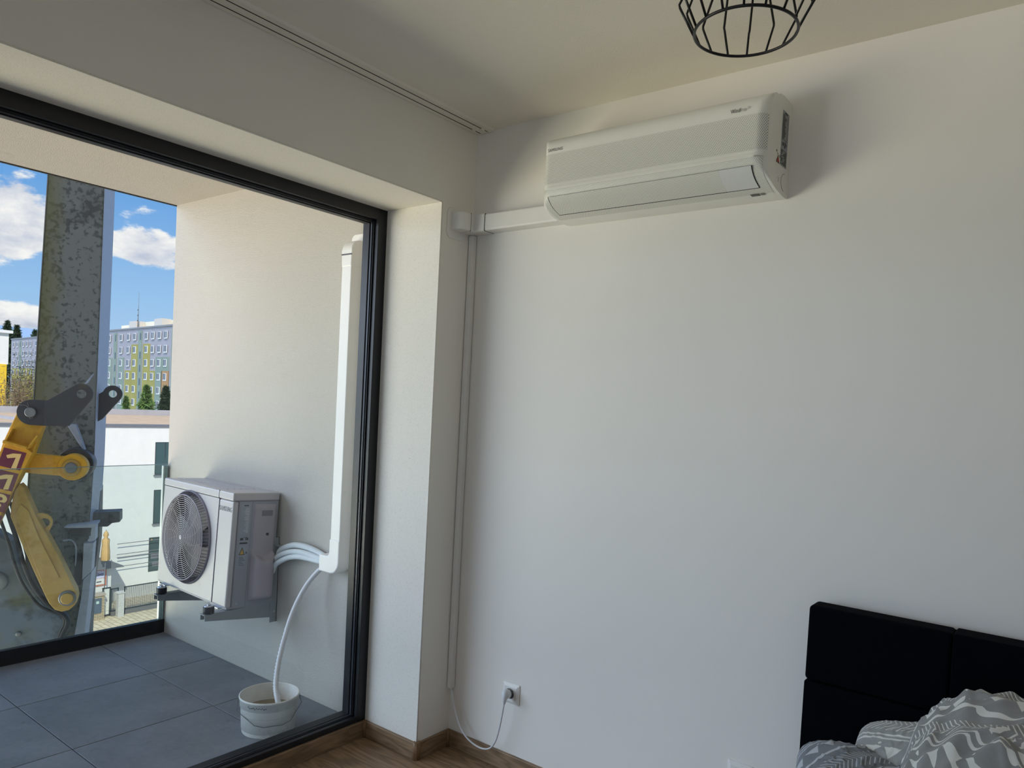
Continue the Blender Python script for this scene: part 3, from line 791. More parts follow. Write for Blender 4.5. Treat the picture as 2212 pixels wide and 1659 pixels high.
for k in range(3):
    mb = MB(); a0 = 2 * pi * k / 3 + .4
    mb.grid(7, 8, lambda i, j: ((lambda r, a: (FX + r * cos(a), .030 - .022 * (j / 7), FZ + r * sin(a)))(.05 + .16 * i / 6, a0 + (1.25 + .25 * i / 6) * j / 7 + .12 * i / 6)))
    mb.build('fan_blade', M['blade'], cu)
text('lettering', 'SAMSUNG', .034, simple('grey_logo', srgb(128, 130, 138), .4), cu, (-.128, -.0008, CH - .086), (pi / 2, 0, 0), off=.0, sx=.66, spc=.24)
# right side: edge strip, label column, service cover
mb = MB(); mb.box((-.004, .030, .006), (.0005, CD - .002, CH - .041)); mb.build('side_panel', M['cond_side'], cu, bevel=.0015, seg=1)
mb = MB()
mb.box((-.001, .03, CH - .0425), (.0014, CD, CH - .040)); mb.build('side_seam', M['shroud'], cu)
for yy in (.0305, .100):
    mb = MB(); mb.box((.0000, yy, .006), (.0011, yy + .0014, CH - .041)); mb.build('side_seam', M['shroud'], cu)
lab = MB(); lab.add([(.0012, .044, .36), (.0012, .092, .36), (.0012, .092, .515), (.0012, .044, .515)], [(0, 1, 2, 3)]); lab = lab.build('rating_label', M['label'], cu, fixn=False)
mb = MB(); random.seed(5)
for k in range(22):
    zz = .490 - k * .0056; L_ = random.uniform(.010, .026)
    mb.add([(.0015, .086 - L_, zz), (.0015, .086, zz), (.0015, .086, zz + .0018), (.0015, .086 - L_, zz + .0018)], [(0, 1, 2, 3)])
mb.build('small_print', M['white_ink'], lab, fixn=False)
mb = MB(); mb.add([(.0016, .057, .502), (.0016, .080, .502), (.0016, .080, .507), (.0016, .057, .507)], [(0, 1, 2, 3)])
for a_, b_, c_, d_ in ((.048, .334, .016, .012), (.068, .345, .004, .005), (.076, .334, .006, .016), (.083, .334, .008, .012), (.047, .316, .040, .008)):
    mb.add([(.0016, a_, b_), (.0016, a_ + c_, b_), (.0016, a_ + c_, b_ + d_), (.0016, a_, b_ + d_)], [(0, 1, 2, 3)])
mb.build('label_symbols', M['ink'], cu, fixn=False)
lab2 = MB(); lab2.add([(.0012, .044, .205), (.0012, .090, .205), (.0012, .090, .308), (.0012, .044, .308)], [(0, 1, 2, 3)]); lab2 = lab2.build('warning_label', M['label'], cu, fixn=False)
mb = MB(); mb.add([(.0015, .047, .262), (.0015, .078, .262), (.0015, .0625, .302)], [(0, 1, 2)]); mb.add([(.0015, .081, .268), (.0015, .090, .268), (.0015, .0855, .281)], [(0, 1, 2)])
for k in range(6): mb.add([(.0015, .048, .250 - k * .008), (.0015, .048 + .02 + .006 * (k % 3), .250 - k * .008), (.0015, .048 + .02 + .006 * (k % 3), .252 - k * .008), (.0015, .048, .252 - k * .008)], [(0, 1, 2, 3)])
mb.build('warning_print', M['ink'], lab2, fixn=False)
mb = MB(); mb.add([(.0018, .0515, .265), (.0018, .0735, .265), (.0018, .0625, .293)], [(0, 1, 2)]); mb.build('warning_field', M['yel_sign'], lab2, fixn=False)
# moulded service cover: flat upper part, bulged lower part
def cov(i, j):
    y_ = .112 + .118 * j / 24; z_ = .035 + .475 * i / 44
    u = (j / 24 - .5) * 2; v = i / 44
    edge = max(0, 1 - max(0, abs(u) - .86) / .14) * max(0, 1 - max(0, v - .965) / .035)
    h = .010 * sqrt(max(0, edge))
    # scoop boundary: a bulge below an arc
    arc = .505 - .10 * (1 - (u * .9) ** 2)
    t_ = max(0, min(1, (arc + .035 - v) / .035)); t_ = t_ * t_ * (3 - 2 * t_)
    h += .044 * t_ * sqrt(max(0, 1 - (abs(u)) ** 3.0)) * (1 if v > .03 else v / .03)
    return (.0008 + h, y_, z_)
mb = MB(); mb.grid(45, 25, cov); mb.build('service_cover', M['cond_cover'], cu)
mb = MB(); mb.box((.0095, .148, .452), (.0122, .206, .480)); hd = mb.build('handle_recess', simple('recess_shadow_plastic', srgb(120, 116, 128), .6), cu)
mb = MB(); mb.lathe([(.0075, .0100), (.0075, .0125)], (0, .186, .360), 'x', 16); mb.build('screw_hole', M['dark_in'], cu)
for yy, zz, xx in ((.13, CH - .02, .002), (.055, .024, .0006)):
    mb = MB(); mb.lathe([(.0035, 0), (.003, .0012)], (xx, yy, zz), 'x', 10); mb.build('screw', M['zinc'], cu)
for xx, zz in ((-.155, .024), (-.70, .024)):
    mb = MB(); mb.lathe([(.0035, 0), (.003, -.0014)], (xx, 0, zz), 'y', 10); mb.build('screw', M['zinc'], cu)
for xx in (-.655, -.085):
    mb = MB(); mb.box((xx - .035, -.012, -.004), (xx + .035, .05, .0)); mb.build('foot', M['zinc'], cu)
    mb = MB(); mb.box((xx - .035, CD - .05, -.004), (xx + .035, CD + .012, .0)); mb.build('foot', M['zinc'], cu)

# wall bracket under the unit
wb_ = thing('wall_bracket', 'grey steel wall bracket with two arms carrying the outdoor unit', 'bracket', (-1.5, WB, .36))
for xc, yt, z_ in ((-1.765, -.405, .372), (-1.165, -.478, .408)):
    mb = MB()   # arm: inverted U channel
    side = [(yt, z_ - .028), (yt, z_), (WB - .01, z_ - .004), (WB - .01, z_ - .080)]
    mb.prism(side, 'x', xc + .018, xc + .021); mb.prism(side, 'x', xc - .021, xc - .018)
    mb.prism([(yt - .004, z_ - .001), (yt - .004, z_ + .002), (WB - .01, z_ - .001), (WB - .01, z_ - .004)], 'x', xc - .021, xc + .021)
    mb.build('arm', M['galv'], wb_)
    mb = MB(); mb.box((xc + .021, WB - .040, .305), (xc + .024, WB, .740)); mb.box((xc - .018, WB - .004, .305), (xc + .024, WB, .740)); mb.build('upright', M['galv'], wb_)
    mb = MB(); mb.lathe([(.007, 0), (.007, .003)], (xc + .024, WB - .020, .36), 'x', 6); mb.build('bolt', M['zinc'], wb_)
    zz = z_ + .0015; yc = yt + .030
    mb = MB(); mb.lathe([(.0245, zz), (.0255, zz + .004), (.0255, zz + .030), (.0245, zz + .032)], (xc, yc, 0), 'z', 24); mb.build('rubber_foot', M['rubber'], wb_)
    mb = MB(); mb.lathe([(.022, zz + .032), (.022, zz + .036), (.004, zz + .0365), (.004, zz + .052)], (xc, yc, 0), 'z', 18); mb.lathe([(.009, zz + .036), (.009, zz + .043)], (xc, yc, 0), 'z', 6); mb.build('stud', M['zinc'], wb_)
    mb = MB(); mb.box((xc - .02, -.215, z_ + .001), (xc + .02, -.175, z_ + .012)); mb.build('rubber_pad', M['rubber'], wb_)
mb = MB(); mb.box((-1.83, WB - .030, .700), (-1.02, WB - .002, .703)); mb.box((-1.83, WB - .005, .672), (-1.02, WB - .002, .703)); mb.build('cross_rail', M['galv'], wb_)

# ================================================================== BED
HX0, HX1, HZ = 1.500, 3.20, .938
bed = thing('bed', 'black velvet bed with a panelled headboard against the white wall', 'bed', (2.35, -.1, 0))
mb = MB(); mb.box((HX0 + .006, -.075, .08), (HX1, -.012, HZ - .008)); mb.build('headboard', M['velvet'], bed, bevel=.012)
colx = [HX0, 1.871, 2.242, 2.613, 2.984, HX1]; rowz = [.10, .27, .495, .717, HZ]
for i in range(5):
    for j in range(4):
        mb = MB(); mb.box((colx[i] + (.0 if i == 0 else .0004), -.112, rowz[j] + .0015), (colx[i + 1] - .0004, -.03, rowz[j + 1] - (.0 if j == 3 else .0015)))
        mb.build('headboard_cushion', M['velvet'], bed, bevel=.005 if i or j < 3 else .012, seg=4)
mb = MB(); mb.box((HX0 + .01, -2.15, .06), (HX1, -2.11, .32)); mb.box((HX0 + .01, -2.11, .06), (HX0 + .05, -.112, .32)); mb.box((HX1 - .04, -2.11, .06), (HX1, -.112, .32)); mb.build('bed_frame', M['velvet'], bed, bevel=.01)
for xx in (HX0 + .06, HX1 - .10):
    for yy in (-2.08, -.16):
        mb = MB(); mb.box((xx, yy - .02, 0), (xx + .04, yy + .02, .065)); mb.build('leg', M['lampblack'], bed)
mb = MB(); mb.box((HX0 + .055, -2.105, .20), (HX1 - .045, -.115, .47)); mb.build('mattress', M['mattress'], bed, bevel=.04, seg=4)

def bedding(name, base, light, rot=0.0, scale=1.0, shift=(0, 0)):
    m, nt, b = newmat(name); co = objco(nt)
    mp = nt.nodes.new('ShaderNodeMapping'); mp.inputs['Rotation'].default_value = (0, 0, rot); mp.inputs['Scale'].default_value = (scale,) * 3; mp.inputs['Location'].default_value = (*shift, 0)
    uvn = nt.nodes.new('ShaderNodeUVMap'); nt.links.new(uvn.outputs[0], mp.inputs[0])
    u, v, _ = sep(nt, mp.outputs[0])
    u = u + (v * 9.0).sn() * .01; v = v + (u * 11.0).sn() * .014
    per = .30; q = (v / per).fr() * per
    wide = q.band(.012, .026)
    l1 = q.band(.135, .143).mx(q.band(.154, .162))
    tq = ((q - .055) / .045); fu = ((u / .075).fr() - .5).ab() * 2.0
    tri = tq.band(0.0, 1.0) * fu.lt(tq * .85)
    cq = q - .185; fz = ((u + ((cq - .045).ab() * .9)) / .020).fr()
    chev = q.band(.185, .275) * fz.lt(.28)
    dq = q - .115; du = ((u / .11).fr() - .5) * .11
    dot = (dq * dq + du * du).pw(.5).lt(.0065)
    mask = wide.mx(l1).mx(tri).mx(chev).mx(dot)
    n = noi(nt, co, 30, 4, .6)
    bc = ramp(nt, n, [(.3, tuple(c * .86 for c in base)), (.7, base)])
    nt.links.new(mixc(nt, mask * .92, bc, light), b.inputs['Base Color'])
    b.inputs['Roughness'].default_value = .9; b.inputs['Specular IOR Level'].default_value = .1
    b.inputs['Sheen Weight'].default_value = .15
    bump(nt, b, noi(nt, co, 900, 2, .6), .15, .0006)
    return m

def ridged(p, s):
    return 1 - abs(noise.noise(Vector(p) * s)) * 2
def set_uv(o, uv):
    me = o.data; l = me.uv_layers.new(name='UVMap')
    for li in range(len(me.loops)): l.data[li].uv = uv[me.loops[li].vertex_index]

def interp(t_, P):
    if t_ <= P[0][0]: return P[0][1]
    for (a, va), (b_, vb) in zip(P, P[1:]):
        if t_ <= b_:
            k = (t_ - a) / (b_ - a); k = k * k * (3 - 2 * k); return va + (vb - va) * k
    return P[-1][1]
def crease(x, y):
    """sharp fabric folds running diagonally"""
    a, b_ = x * .80 + y * .60, -x * .60 + y * .80
    w_ = noise.noise(Vector((x * 5, y * 5, 3))) * .09
    f1 = noise.noise(Vector((a * 3.2 + w_, (b_ + w_) * 13, 1.0)))
    f2 = noise.noise(Vector(((a + w_) * 15, b_ * 5, 7.0)))
    f3 = noise.noise(Vector((x * 24, y * 24, 2.0)))
    g1 = (1 - min(1, abs(f1 + .25) * 4.5)) ** 2; g2 = (1 - min(1, abs(f2 + .3) * 4.5)) ** 2
    f4 = noise.noise(Vector((a * 2.2 + 3, b_ * 15 + a * 3, 5.0))); g4 = (1 - min(1, abs(f4 + .1) * 5)) ** 1.5
    return .022 * g1 + .014 * g2 + .018 * f1 + .008 * f2 + .004 * f3 + .011 * g4

def duvet_z(x, y):
    crest = interp(x, [(1.775, .50), (1.815, .67), (1.85, .760), (1.885, .80), (1.94, .835), (2.02, .850), (2.4, .855), (2.9, .82), (3.12, .60), (3.2, .5)])
    k = interp(y, [(-1.9, 0), (-1.2, .08), (-.85, .22), (-.60, .62), (-.42, .93), (-.32, 1.0), (-.22, .96), (-.14, .72), (-.118, .55)])
    z = .50 + (crest - .50) * k
    z += crease(x, y) * (1 if x > 1.83 else max(.25, (x - 1.77) / .06))
    return z
mb = MB(); NU, NV = 260, 280; uv = []
for i in range(NU):
    for j in range(NV):
        pass
def dpt(i, j):
    x = 1.778 + (3.17 - 1.778) * (i / (NU - 1)) ** 1.25
    y = -.120 - 1.75 * (j / (NV - 1)) ** 1.3
    xx = x + (.012 * noise.noise(Vector((x * 9, y * 9, 5))) + (.030 * noise.noise(Vector((y * 7, 0, 9))) if x < 1.95 else 0) * max(0, 1 - (x - 1.778) / .17))
    return (xx, y + .010 * noise.noise(Vector((x * 9, y * 9, 11))) * (0 if j == 0 else 1), duvet_z(x, y))
mb.grid(NU, NV, dpt)
for i in range(NU):
    for j in range(NV):
        x_, y_, z_ = mb.v[i * NV + j]
        uv.append((x_ + .35 * z_ + .02 * noise.noise(Vector((x_ * 6, y_ * 6, 1))), y_ - .5 * z_ + .02 * noise.noise(Vector((x_ * 6, y_ * 6, 4)))))
GREY, WHT = srgb(152, 153, 152), srgb(228, 228, 222)
dv = mb.build('duvet', bedding('grey_patterned_cotton', GREY, WHT, .25, 1.75, (.03, .05)), None, org=(2.4, -.9, .5))
set_uv(dv, uv); ms = dv.modifiers.new('smooth', 'SMOOTH'); ms.factor = .5; ms.iterations = 5
md = dv.modifiers.new('solid', 'SOLIDIFY'); md.thickness = .02; md.offset = -1
tag(dv, 'crumpled grey duvet with white geometric pattern heaped on the bed', 'duvet')

def pillow(name, label, c, half, rot, mat, puff=1.0, seed=0, wr=.012):
    N_ = 96; mb = MB(); uv = []
    R = Euler(rot).to_matrix(); c = Vector(c); hx, hy, hz = half
    def sh(u, v, sgn):
        e = (max(0, 1 - abs(u) ** 2.6) * max(0, 1 - abs(v) ** 2.6)) ** .5
        x = u * hx * (1 - .05 * (1 - v * v) * abs(u) - .10 * abs(v) ** 6); y = v * hy * (1 - .05 * (1 - u * u) * abs(v) - .10 * abs(u) ** 6)
        z = sgn * hz * e * puff
        q = Vector((x, y, z)); f = noise.noise(q * 9 + Vector((seed, 0, sgn))); g = noise.noise(Vector((u * 2 + v * 5, u * 7 - v * 2, seed)))
        fold = (1 - min(1, abs(g + .2) * 4)) ** 2
        q.z += sgn * (f * wr * .7 + fold * wr * .35) * min(1, e * 1.6)
        return c + R @ q
    for sgn in (1, -1):
        mb.grid(N_, N_, lambda i, j: sh(2 * i / (N_ - 1) - 1, 2 * j / (N_ - 1) - 1, sgn))
        uv += [(i / (N_ - 1) * hx * 2 + (.2 if sgn < 0 else 0), j / (N_ - 1) * hy * 2) for i in range(N_) for j in range(N_)]
    o = mb.build(name, mat, None, org=c, fixn=True); set_uv(o, uv); tag(o, label, 'pillow'); return o
pillow('pillow', 'light grey patterned pillow leaning between the dark pillow and the duvet', (1.880, -.350, .605), (.205, .205, .085), (radians(30), radians(-12), radians(-4)),
       bedding('grey_patterned_pillowcase', srgb(166, 168, 167), srgb(228, 228, 222), .15, 1.3, (.0, .03)), seed=3)
pillow('pillow', 'darker blue-grey patterned pillow hanging over the left corner of the bed', (1.768, -.44, .566), (.185, .20, .095), (radians(8), radians(4), radians(14)),
       bedding('blue_grey_patterned_pillowcase', srgb(128, 134, 142), srgb(196, 202, 210), -.7, 1.5, (.02, .1)), seed=11, wr=.014)

# ================================================================== DRILLING RIG BEHIND THE BALUSTRADE
RZ = atan2(.861, .508)
def rough_metal(name, c0, c1, stain=None, sc=9, rough=.6, thr=.52):
    m, nt, b = newmat(name); co = objco(nt)
    n = noi(nt, co, sc, 6, .65); n2 = noi(nt, co, 2.2, 4, .6)
    f = ((n - .50) * 7.0).clamp()
    c = mixc(nt, f, c0, c1)
    if stain: c = mixc(nt, ((n2 - thr) * 5.0).clamp() * .75, c, stain)
    nt.links.new(c, b.inputs['Base Color']); b.inputs['Roughness'].default_value = rough
    bump(nt, b, n, .08, .001); return m
def mast_mat():
    m, nt, b = newmat('weathered_mast_steel'); co = objco(nt); x, y, z = sep(nt, co)
    big = noi(nt, co, 3.0, 4, .6); mid = noi(nt, co, 24.0, 4, .62); fine = noi(nt, co, 90.0, 3, .6)
    f = ((mid + (big - .5) * .5 - .53) * 16.0).clamp()
    c = mixc(nt, f, srgb(108, 114, 113), srgb(68, 75, 74))
    c = mixc(nt, ((big - .52) * 5.0).clamp() * .6, c, srgb(54, 56, 62))
    st = ((-.02 - x + (noi(nt, co, 2.5, 4, .6) - .5) * .35) * 7.0).clamp() * .62
    c = mixc(nt, st, c, srgb(98, 98, 48))
    nt.links.new(c, b.inputs['Base Color']); b.inputs['Roughness'].default_value = .6
    bump(nt, b, fine, .1, .001); return m
M['mast'] = mast_mat()
M['mast_side'] = simple('pale_mast_edge', srgb(150, 162, 182), .45, 0.0, .08, 30)  # pale blue-grey, lighter than the mast face
M['linkplate'] = rough_metal('dark_link_plate', srgb(56, 58, 64), srgb(48, 49, 55), srgb(116, 106, 30), 4, .5, .60)
M['yellow'] = rough_metal('yellow_machine_paint', srgb(208, 158, 34), srgb(192, 142, 28), srgb(150, 110, 30), 14, .45, .66)
M['yellow_d'] = rough_metal('worn_yellow_paint', srgb(182, 148, 72), srgb(166, 130, 56), srgb(130, 104, 48), 12, .5, .60)
M['maroon'] = simple('maroon_decal', srgb(104, 34, 58), .45, var=.1)
M['cream'] = simple('cream_lettering', srgb(232, 200, 130), .5, var=.05)
M['pin'] = simple('steel_pin', srgb(120, 122, 124), .4, .5, .1)
M['dirty'] = rough_metal('dirty_drive_housing', srgb(104, 116, 132), srgb(56, 64, 76), srgb(108, 106, 36), 4, .6, .47)
rig = thing('drilling_rig', 'tall weathered grey machine mast with yellow hydraulic arms beyond the balcony glass', 'drilling rig', (-4.6, .2, 0), (0, 0, RZ), local=True)
def pris(poly, s0, s1, name, mat, parent=rig, bevel=.006):
    mb = MB(); mb.prism(poly, 'y', -s0, -s1); return mb.build(name, mat, parent, bevel=bevel)
mast = pris([(-.10, 4.6), (.238, 4.6), (.232, 3.077), (.228, 2.345), (.218, 1.309), (.215, .806), (.192, .105), (.172, -.8), (.10, -5), (-.33, -5), (-.25, -.8), (-.252, .419), (-.222, 1.324), (-.197, 2.147), (-.166, 3.131)], 0, -.55, 'mast', M['mast'], bevel=.012)
pris([(.2335, 4.6), (.2375, 3.077), (.232, 2.345), (.2235, 1.309), (.220, .806), (.197, .12), (.193, .12), (.2155, .806), (.2185, 1.309), (.2285, 2.345), (.2325, 3.077), (.2285, 4.6)], -.004, -.548, 'mast_side_plate', M['mast_side'], bevel=0)
pris([(-.1665, 3.131), (-.1975, 2.147), (-.2225, 1.324), (-.2525, .419), (-.2465, .419), (-.2165, 1.324), (-.1915, 2.147), (-.1605, 3.131), (-.10, 4.6), (-.106, 4.6)], .004, -.55, 'mast_edge', M['pin'], bevel=0)
def arcp(cx, cz, r, a0, a1, n=14): return [(cx + r * cos(radians(a0 + (a1 - a0) * k / n)), cz + r * sin(radians(a0 + (a1 - a0) * k / n))) for k in range(n + 1)]
PL = [(-.229, 1.206), (-.230, 1.251), (-.208, 1.288), (-.17, 1.315), (-.14, 1.322), (-.037, 1.322), (.145, 1.450), (.171, 1.461), (.203, 1.462), (.234, 1.447), (.256, 1.415), (.264, 1.384), (.259, 1.342), (.108, 1.132), (-.037, 1.127), (-.153, 1.130), (-.196, 1.152), (-.22, 1.181)]
PL = arcp(-.138, 1.226, .096, 268, 92, 20) + [(-.037, 1.322)] + arcp(.186, 1.383, .079, 122, -40, 18) + [(.108, 1.132), (-.037, 1.127)]
mb = MB(); mb.holed(PL, [circ(.184, 1.383, .034)], 'y', -.45, -.425); lp = mb.build('link_plate', M['linkplate'], rig, bevel=.003)
RP = [(.235, 1.405), (.259, 1.437), (.290, 1.455), (.333, 1.460), (.373, 1.444), (.397, 1.405), (.396, 1.365), (.256, 1.173), (.150, 1.10), (.05, 1.10), (.05, 1.25)]
RP = arcp(.326, 1.388, .072, 165, -38, 20) + [(.256, 1.173), (.150, 1.10), (.05, 1.10), (.05, 1.25)]
mb = MB(); mb.holed(RP, [circ(.326, 1.388, .031)], 'y', .10, .13); mb.build('link_plate', M['linkplate'], rig, bevel=.003)
mb = MB(); mb.lathe([(.037, -.450), (.037, -.475), (.033, -.479)], (-.142, 0, 1.226), 'y', 28); pn = mb.build('pin', M['pin'], rig)
mb = MB(); mb.tube([(-.137 + .008 * cos(a), -.465, 1.186 + .008 * sin(a)) for a in [2 * pi * k / 12 for k in range(12)]], .0018, 5, closed=True); mb.build('split_ring', M['pin'], pn)
mb = MB(); mb.tube(smooth_path([(-.208, -.455, 1.278), (-.185, -.458, 1.279), (-.165, -.460, 1.270), (-.155, -.462, 1.258)], 3), .0014, 5); mb.tube([(-.165, -.455, 1.298), (-.152, -.46, 1.262)], .001, 5); mb.build('lock_wire', M['pin'], rig)
# numbered yellow arm, running down to the left
arm = pris([(-.238, 1.215), (-.275, 1.117), (-.320, .994), (-.345, .892), (-.60, -.10), (-.47, -.10), (-.351, .349), (-.247, .624), (-.125, .917), (-.066, 1.130), (-.12, 1.20)], .42, .30, 'numbered_arm', M['yellow'])
fl_ = pris([(-.300, .985), (-.155, .945), (-.125, .917), (-.247, .624), (-.351, .349), (-.47, -.10), (-.60, -.10), (-.355, .87)], .455, .42, 'arm_box', M['yellow'], arm, bevel=.004)
pris([(-.298, 1.015), (-.148, .968), (-.150, .948), (-.302, .992)], .52, .42, 'arm_lip', M['yellow'], arm, bevel=.003)
pris([(-.295, 1.000), (-.252, 1.098), (-.245, 1.094), (-.285, .998)], .50, .42, 'arm_rib', M['yellow'], arm, bevel=.002)
pris([(-.155, .955), (-.092, 1.056), (-.083, 1.050), (-.142, .950)], .50, .42, 'arm_rib', M['yellow'], arm, bevel=.002)
# decal cells with digits
ux, uz = (-.059, -.189); L_ = sqrt(ux * ux + uz * uz)
A0 = Vector((-.304, .955)); B0 = Vector((-.161, .916))
stepv = Vector((-.0470, -.1600))
ONE = [(-.290, .897), (-.247, .911), (-.193, .908), (-.224, .798), (-.257, .799), (-.229, .880), (-.281, .874)]
for k in range(6):
    a0 = A0 + stepv * k; b0 = B0 + stepv * k
    a1 = a0 + stepv * .84; b1 = b0 + stepv * .84
    cell = pris([tuple(a0), tuple(b0), tuple(b1), tuple(a1)], .4562, .455, 'decal_cell', M['maroon'], fl_, bevel=0)
    if k < 2:
        pris([(q[0] + stepv.x * k, q[1] + stepv.y * k) for q in ONE], .4575, .456, 'digit', M['cream'], fl_, bevel=0)
    if k == 2:
        cc_ = (a0 + b0 + a1 + b1) / 4
        text('digit', '8', .165, M['cream'], rig, (cc_.x + .022, -.4575, cc_.y - .012), (pi / 2, radians(15.5), 0), off=.004, align='CENTER', sx=1.15, ext=.0006, shear=-.05)
# second yellow link to the lower joint
pris([(-.30, .915), (-.149, .898), (.052, .879), (.10, .868), (.10, .735), (.033, .727), (-.168, .746), (-.30, .76)], .30, .22, 'horizontal_link', M['yellow'], bevel=.006)
mb = MB(); mb.lathe([(.104, -.20), (.104, -.305), (.098, -.309)], (.115, 0, .797), 'y', 36); hl = mb.build('link_eye', M['yellow'], rig)
mb = MB(); mb.lathe([(.068, -.309), (.066, -.318), (.045, -.320)], (.108, 0, .795), 'y', 32); mb.build('bushing', M['yellow_d'], rig)
mb = MB(); mb.lathe([(.042, -.320), (.042, -.330), (.034, -.336)], (.108, 0, .795), 'y', 28); mb.build('pin', M['pin'], rig)
mb = MB(); mb.lathe([(.132, .02), (.132, -.14), (.126, -.145)], (.104, 0, .805), 'y', 44); mb.build('joint_disc', M['linkplate'], rig, bevel=.002)
mb = MB(); mb.prism([(.030, 1.128), (.095, 1.128), (.168, .908), (.160, .904)], 'y', -.02, -.10); mb.build('gusset', M['mast_side'], rig, bevel=.003)
mb = MB(); mb.prism([(.137, 1.455), (.165, 1.47), (.208, 1.55), (.198, 1.545)], 'y', -.03, -.06); mb.build('gusset', M['mast_side'], rig, bevel=.002)
# lower yellow arm
la = pris([(-.262, .52), (-.245, .62), (-.215, .675), (-.185, .640), (-.107, .437), (.039, .144), (.150, -.110), (.176, -.165), (.186, -.225), (.172, -.285), (.135, -.322), (.088, -.332), (.040, -.315), (.000, -.262), (-.040, -.168), (-.179, .181), (-.268, .423)], .40, .28, 'lower_arm', M['yellow_d'])
pris([(-.200, .520), (-.235, .440), (-.150, .200), (-.045, -.098), (.068, -.058), (-.075, .260), (-.150, .470)], .412, .40, 'raised_panel', M['yellow_d'], la, bevel=.003)
mb = MB(); mb.holed([(-.110, .440), (-.07, .444), (-.034, .433), (-.008, .412), (.003, .385), (.001, .350), (-.015, .31), (-.037, .272), (-.070, .33)], [[(-.078, .398), (-.052, .404), (-.027, .397), (-.013, .374), (-.020, .350), (-.045, .325), (-.062, .352)]], 'y', -.37, -.345); mb.build('lifting_eye', M['yellow_d'], la, bevel=.002)
mb = MB(); mb.lathe([(.062, -.40), (.060, -.410), (.050, -.412)], (.122, 0, -.226), 'y', 32); mb.build('bushing', M['pin'], la)
mb = MB(); mb.lathe([(.045, -.412), (.044, -.420), (.036, -.423)], (.122, 0, -.226), 'y', 28); mb.build('pin', M['yellow_d'], la)
# dirty drive housing and hoses at the bottom
pris([(-.80, .35), (-.45, .30), (-.30, .20), (-.22, -.06), (-.147, -.18), (-.041, -.342), (.071, -.439), (.085, -.488), (.060, -.600), (-.02, -.75), (-.2, -1.2), (-.8, -1.2)], .20, .02, 'drive_housing', M['dirty'], bevel=.02)
mb = MB(); mb.lathe([(.075, -.20), (.07, -.235), (.04, -.24)], (-.385, 0, -.118), 'y', 28); mb.build('boss', M['pin'], rig)
mb = MB(); mb.lathe([(.022, -.20), (.020, -.222), (.009, -.225)], (-.235, 0, -.545), 'y', 6); mb.build('bolt', M['pin'], rig)
for off_, rad in ((0, .016), (.035, .010), (-.06, .012)):
    P = smooth_path([(-.33 + off_, -.29, .52), (-.292 + off_, -.29, .376), (-.236 + off_, -.29, .194), (-.193 + off_, -.28, .011), (-.129 + off_, -.27, -.158), (-.025 + off_, -.26, -.315), (.072 + off_ * .3, -.25, -.398), (.100 + off_ * .3, -.25, -.460), (.071 + off_ * .3, -.24, -.545), (0, -.23, -.75)], 6)
    mb = MB(); mb.tube(P, rad, 8); mb.build('hydraulic_hose', M['rubber'], rig)
mb = MB(); mb.tube(smooth_path([(.02, -.02, .16), (.08, -.05, .17), (.115, -.06, .12), (.118, -.06, .02), (.112, -.05, -.08)], 5), .007, 6); mb.build('grease_pipe', M['mast_side'], rig)
# brackets to the right of the mast
pris([(.150, .366), (.405, .378), (.407, .286), (.35, .278), (.316, .247), (.150, .248)], -.12, -.30, 'side_bracket', M['linkplate'])
mb = MB(); mb.box((.325, .07, .29), (.352, .12, .352)); mb.build('bracket_slot', M['slot'], rig)
pris([(.04, .292), (.092, .302), (.270, .322), (.268, .300), (.238, .288), (.092, .286)], .16, -.05, 'clamp', M['mast_side'], bevel=.003)
pris([(.235, .300), (.262, .300), (.262, .180), (.225, .168), (.205, .180), (.228, .200)], .14, 0, 'clamp', M['mast_side'], bevel=.003)
pris([(.08, .275), (.225, .270), (.225, .205), (.08, .215)], .08, 0, 'clamp_block', M['linkplate'], bevel=.003)
pris([(.176, .150), (.246, .150), (.236, -.090), (.172, -.155)], .10, -.05, 'guide_plate', M['mast_side'], bevel=.003)
pris([(.172, -.165), (.232, -.100), (.214, -.335), (.190, -.70), (.16, -1.3), (.09, -1.3), (.118, -.644), (.160, -.323)], .05, -.20, 'guide_plate', M['mast_side'], bevel=.003)
pris([(.155, .575), (.196, .585), (.210, .545), (.214, .092), (.190, -.179), (.165, -.45), (.152, -.80), (.05, -1.3), (.02, -.7)], -.42, -.60, 'rear_guide', M['linkplate'], bevel=.01)
pris([(.10, .04), (.155, .04), (.165, -.02), (.155, -.21), (.115, -.21)], .06, .0, 'guide_block', M['rubber'], bevel=.003)

# ================================================================== STREET, WHITE BUILDING ACROSS IT
GZ = -11.55
def pave():
    m, nt, b = newmat('concrete_pavers'); co = objco(nt); x, y, z = sep(nt, co)
    br = nt.nodes.new('ShaderNodeTexBrick'); br.inputs['Scale'].default_value = 1.0
    br.inputs['Brick Width'].default_value = .6; br.inputs['Row Height'].default_value = .3; br.inputs['Mortar Size'].default_value = .02
    br.inputs['Color1'].default_value = (*srgb(222, 208, 176), 1); br.inputs['Color2'].default_value = (*srgb(208, 194, 164), 1); br.inputs['Mortar'].default_value = (*srgb(160, 146, 118), 1)
    nt.links.new(co, br.inputs['Vector']); nt.links.new(br.outputs[0], b.inputs['Base Color']); b.inputs['Roughness'].default_value = .9
    return m
mb = MB(); mb.box((-75, -45, GZ - .5), (-39.6, 60, GZ)); mb.box((-39.6, -45, GZ - .5), (-31, 60, GZ - .002)); struct(mb.build('pavement', pave()), 'pale concrete paver pavement in front of the white building')
mb = MB(); mb.box((-31, -45, GZ - .5), (-2.3, 60, GZ - .12)); struct(mb.build('road', simple('sunlit_asphalt', srgb(150, 146, 138), .9, var=.1, scale=2)), 'asphalt street below the balcony')
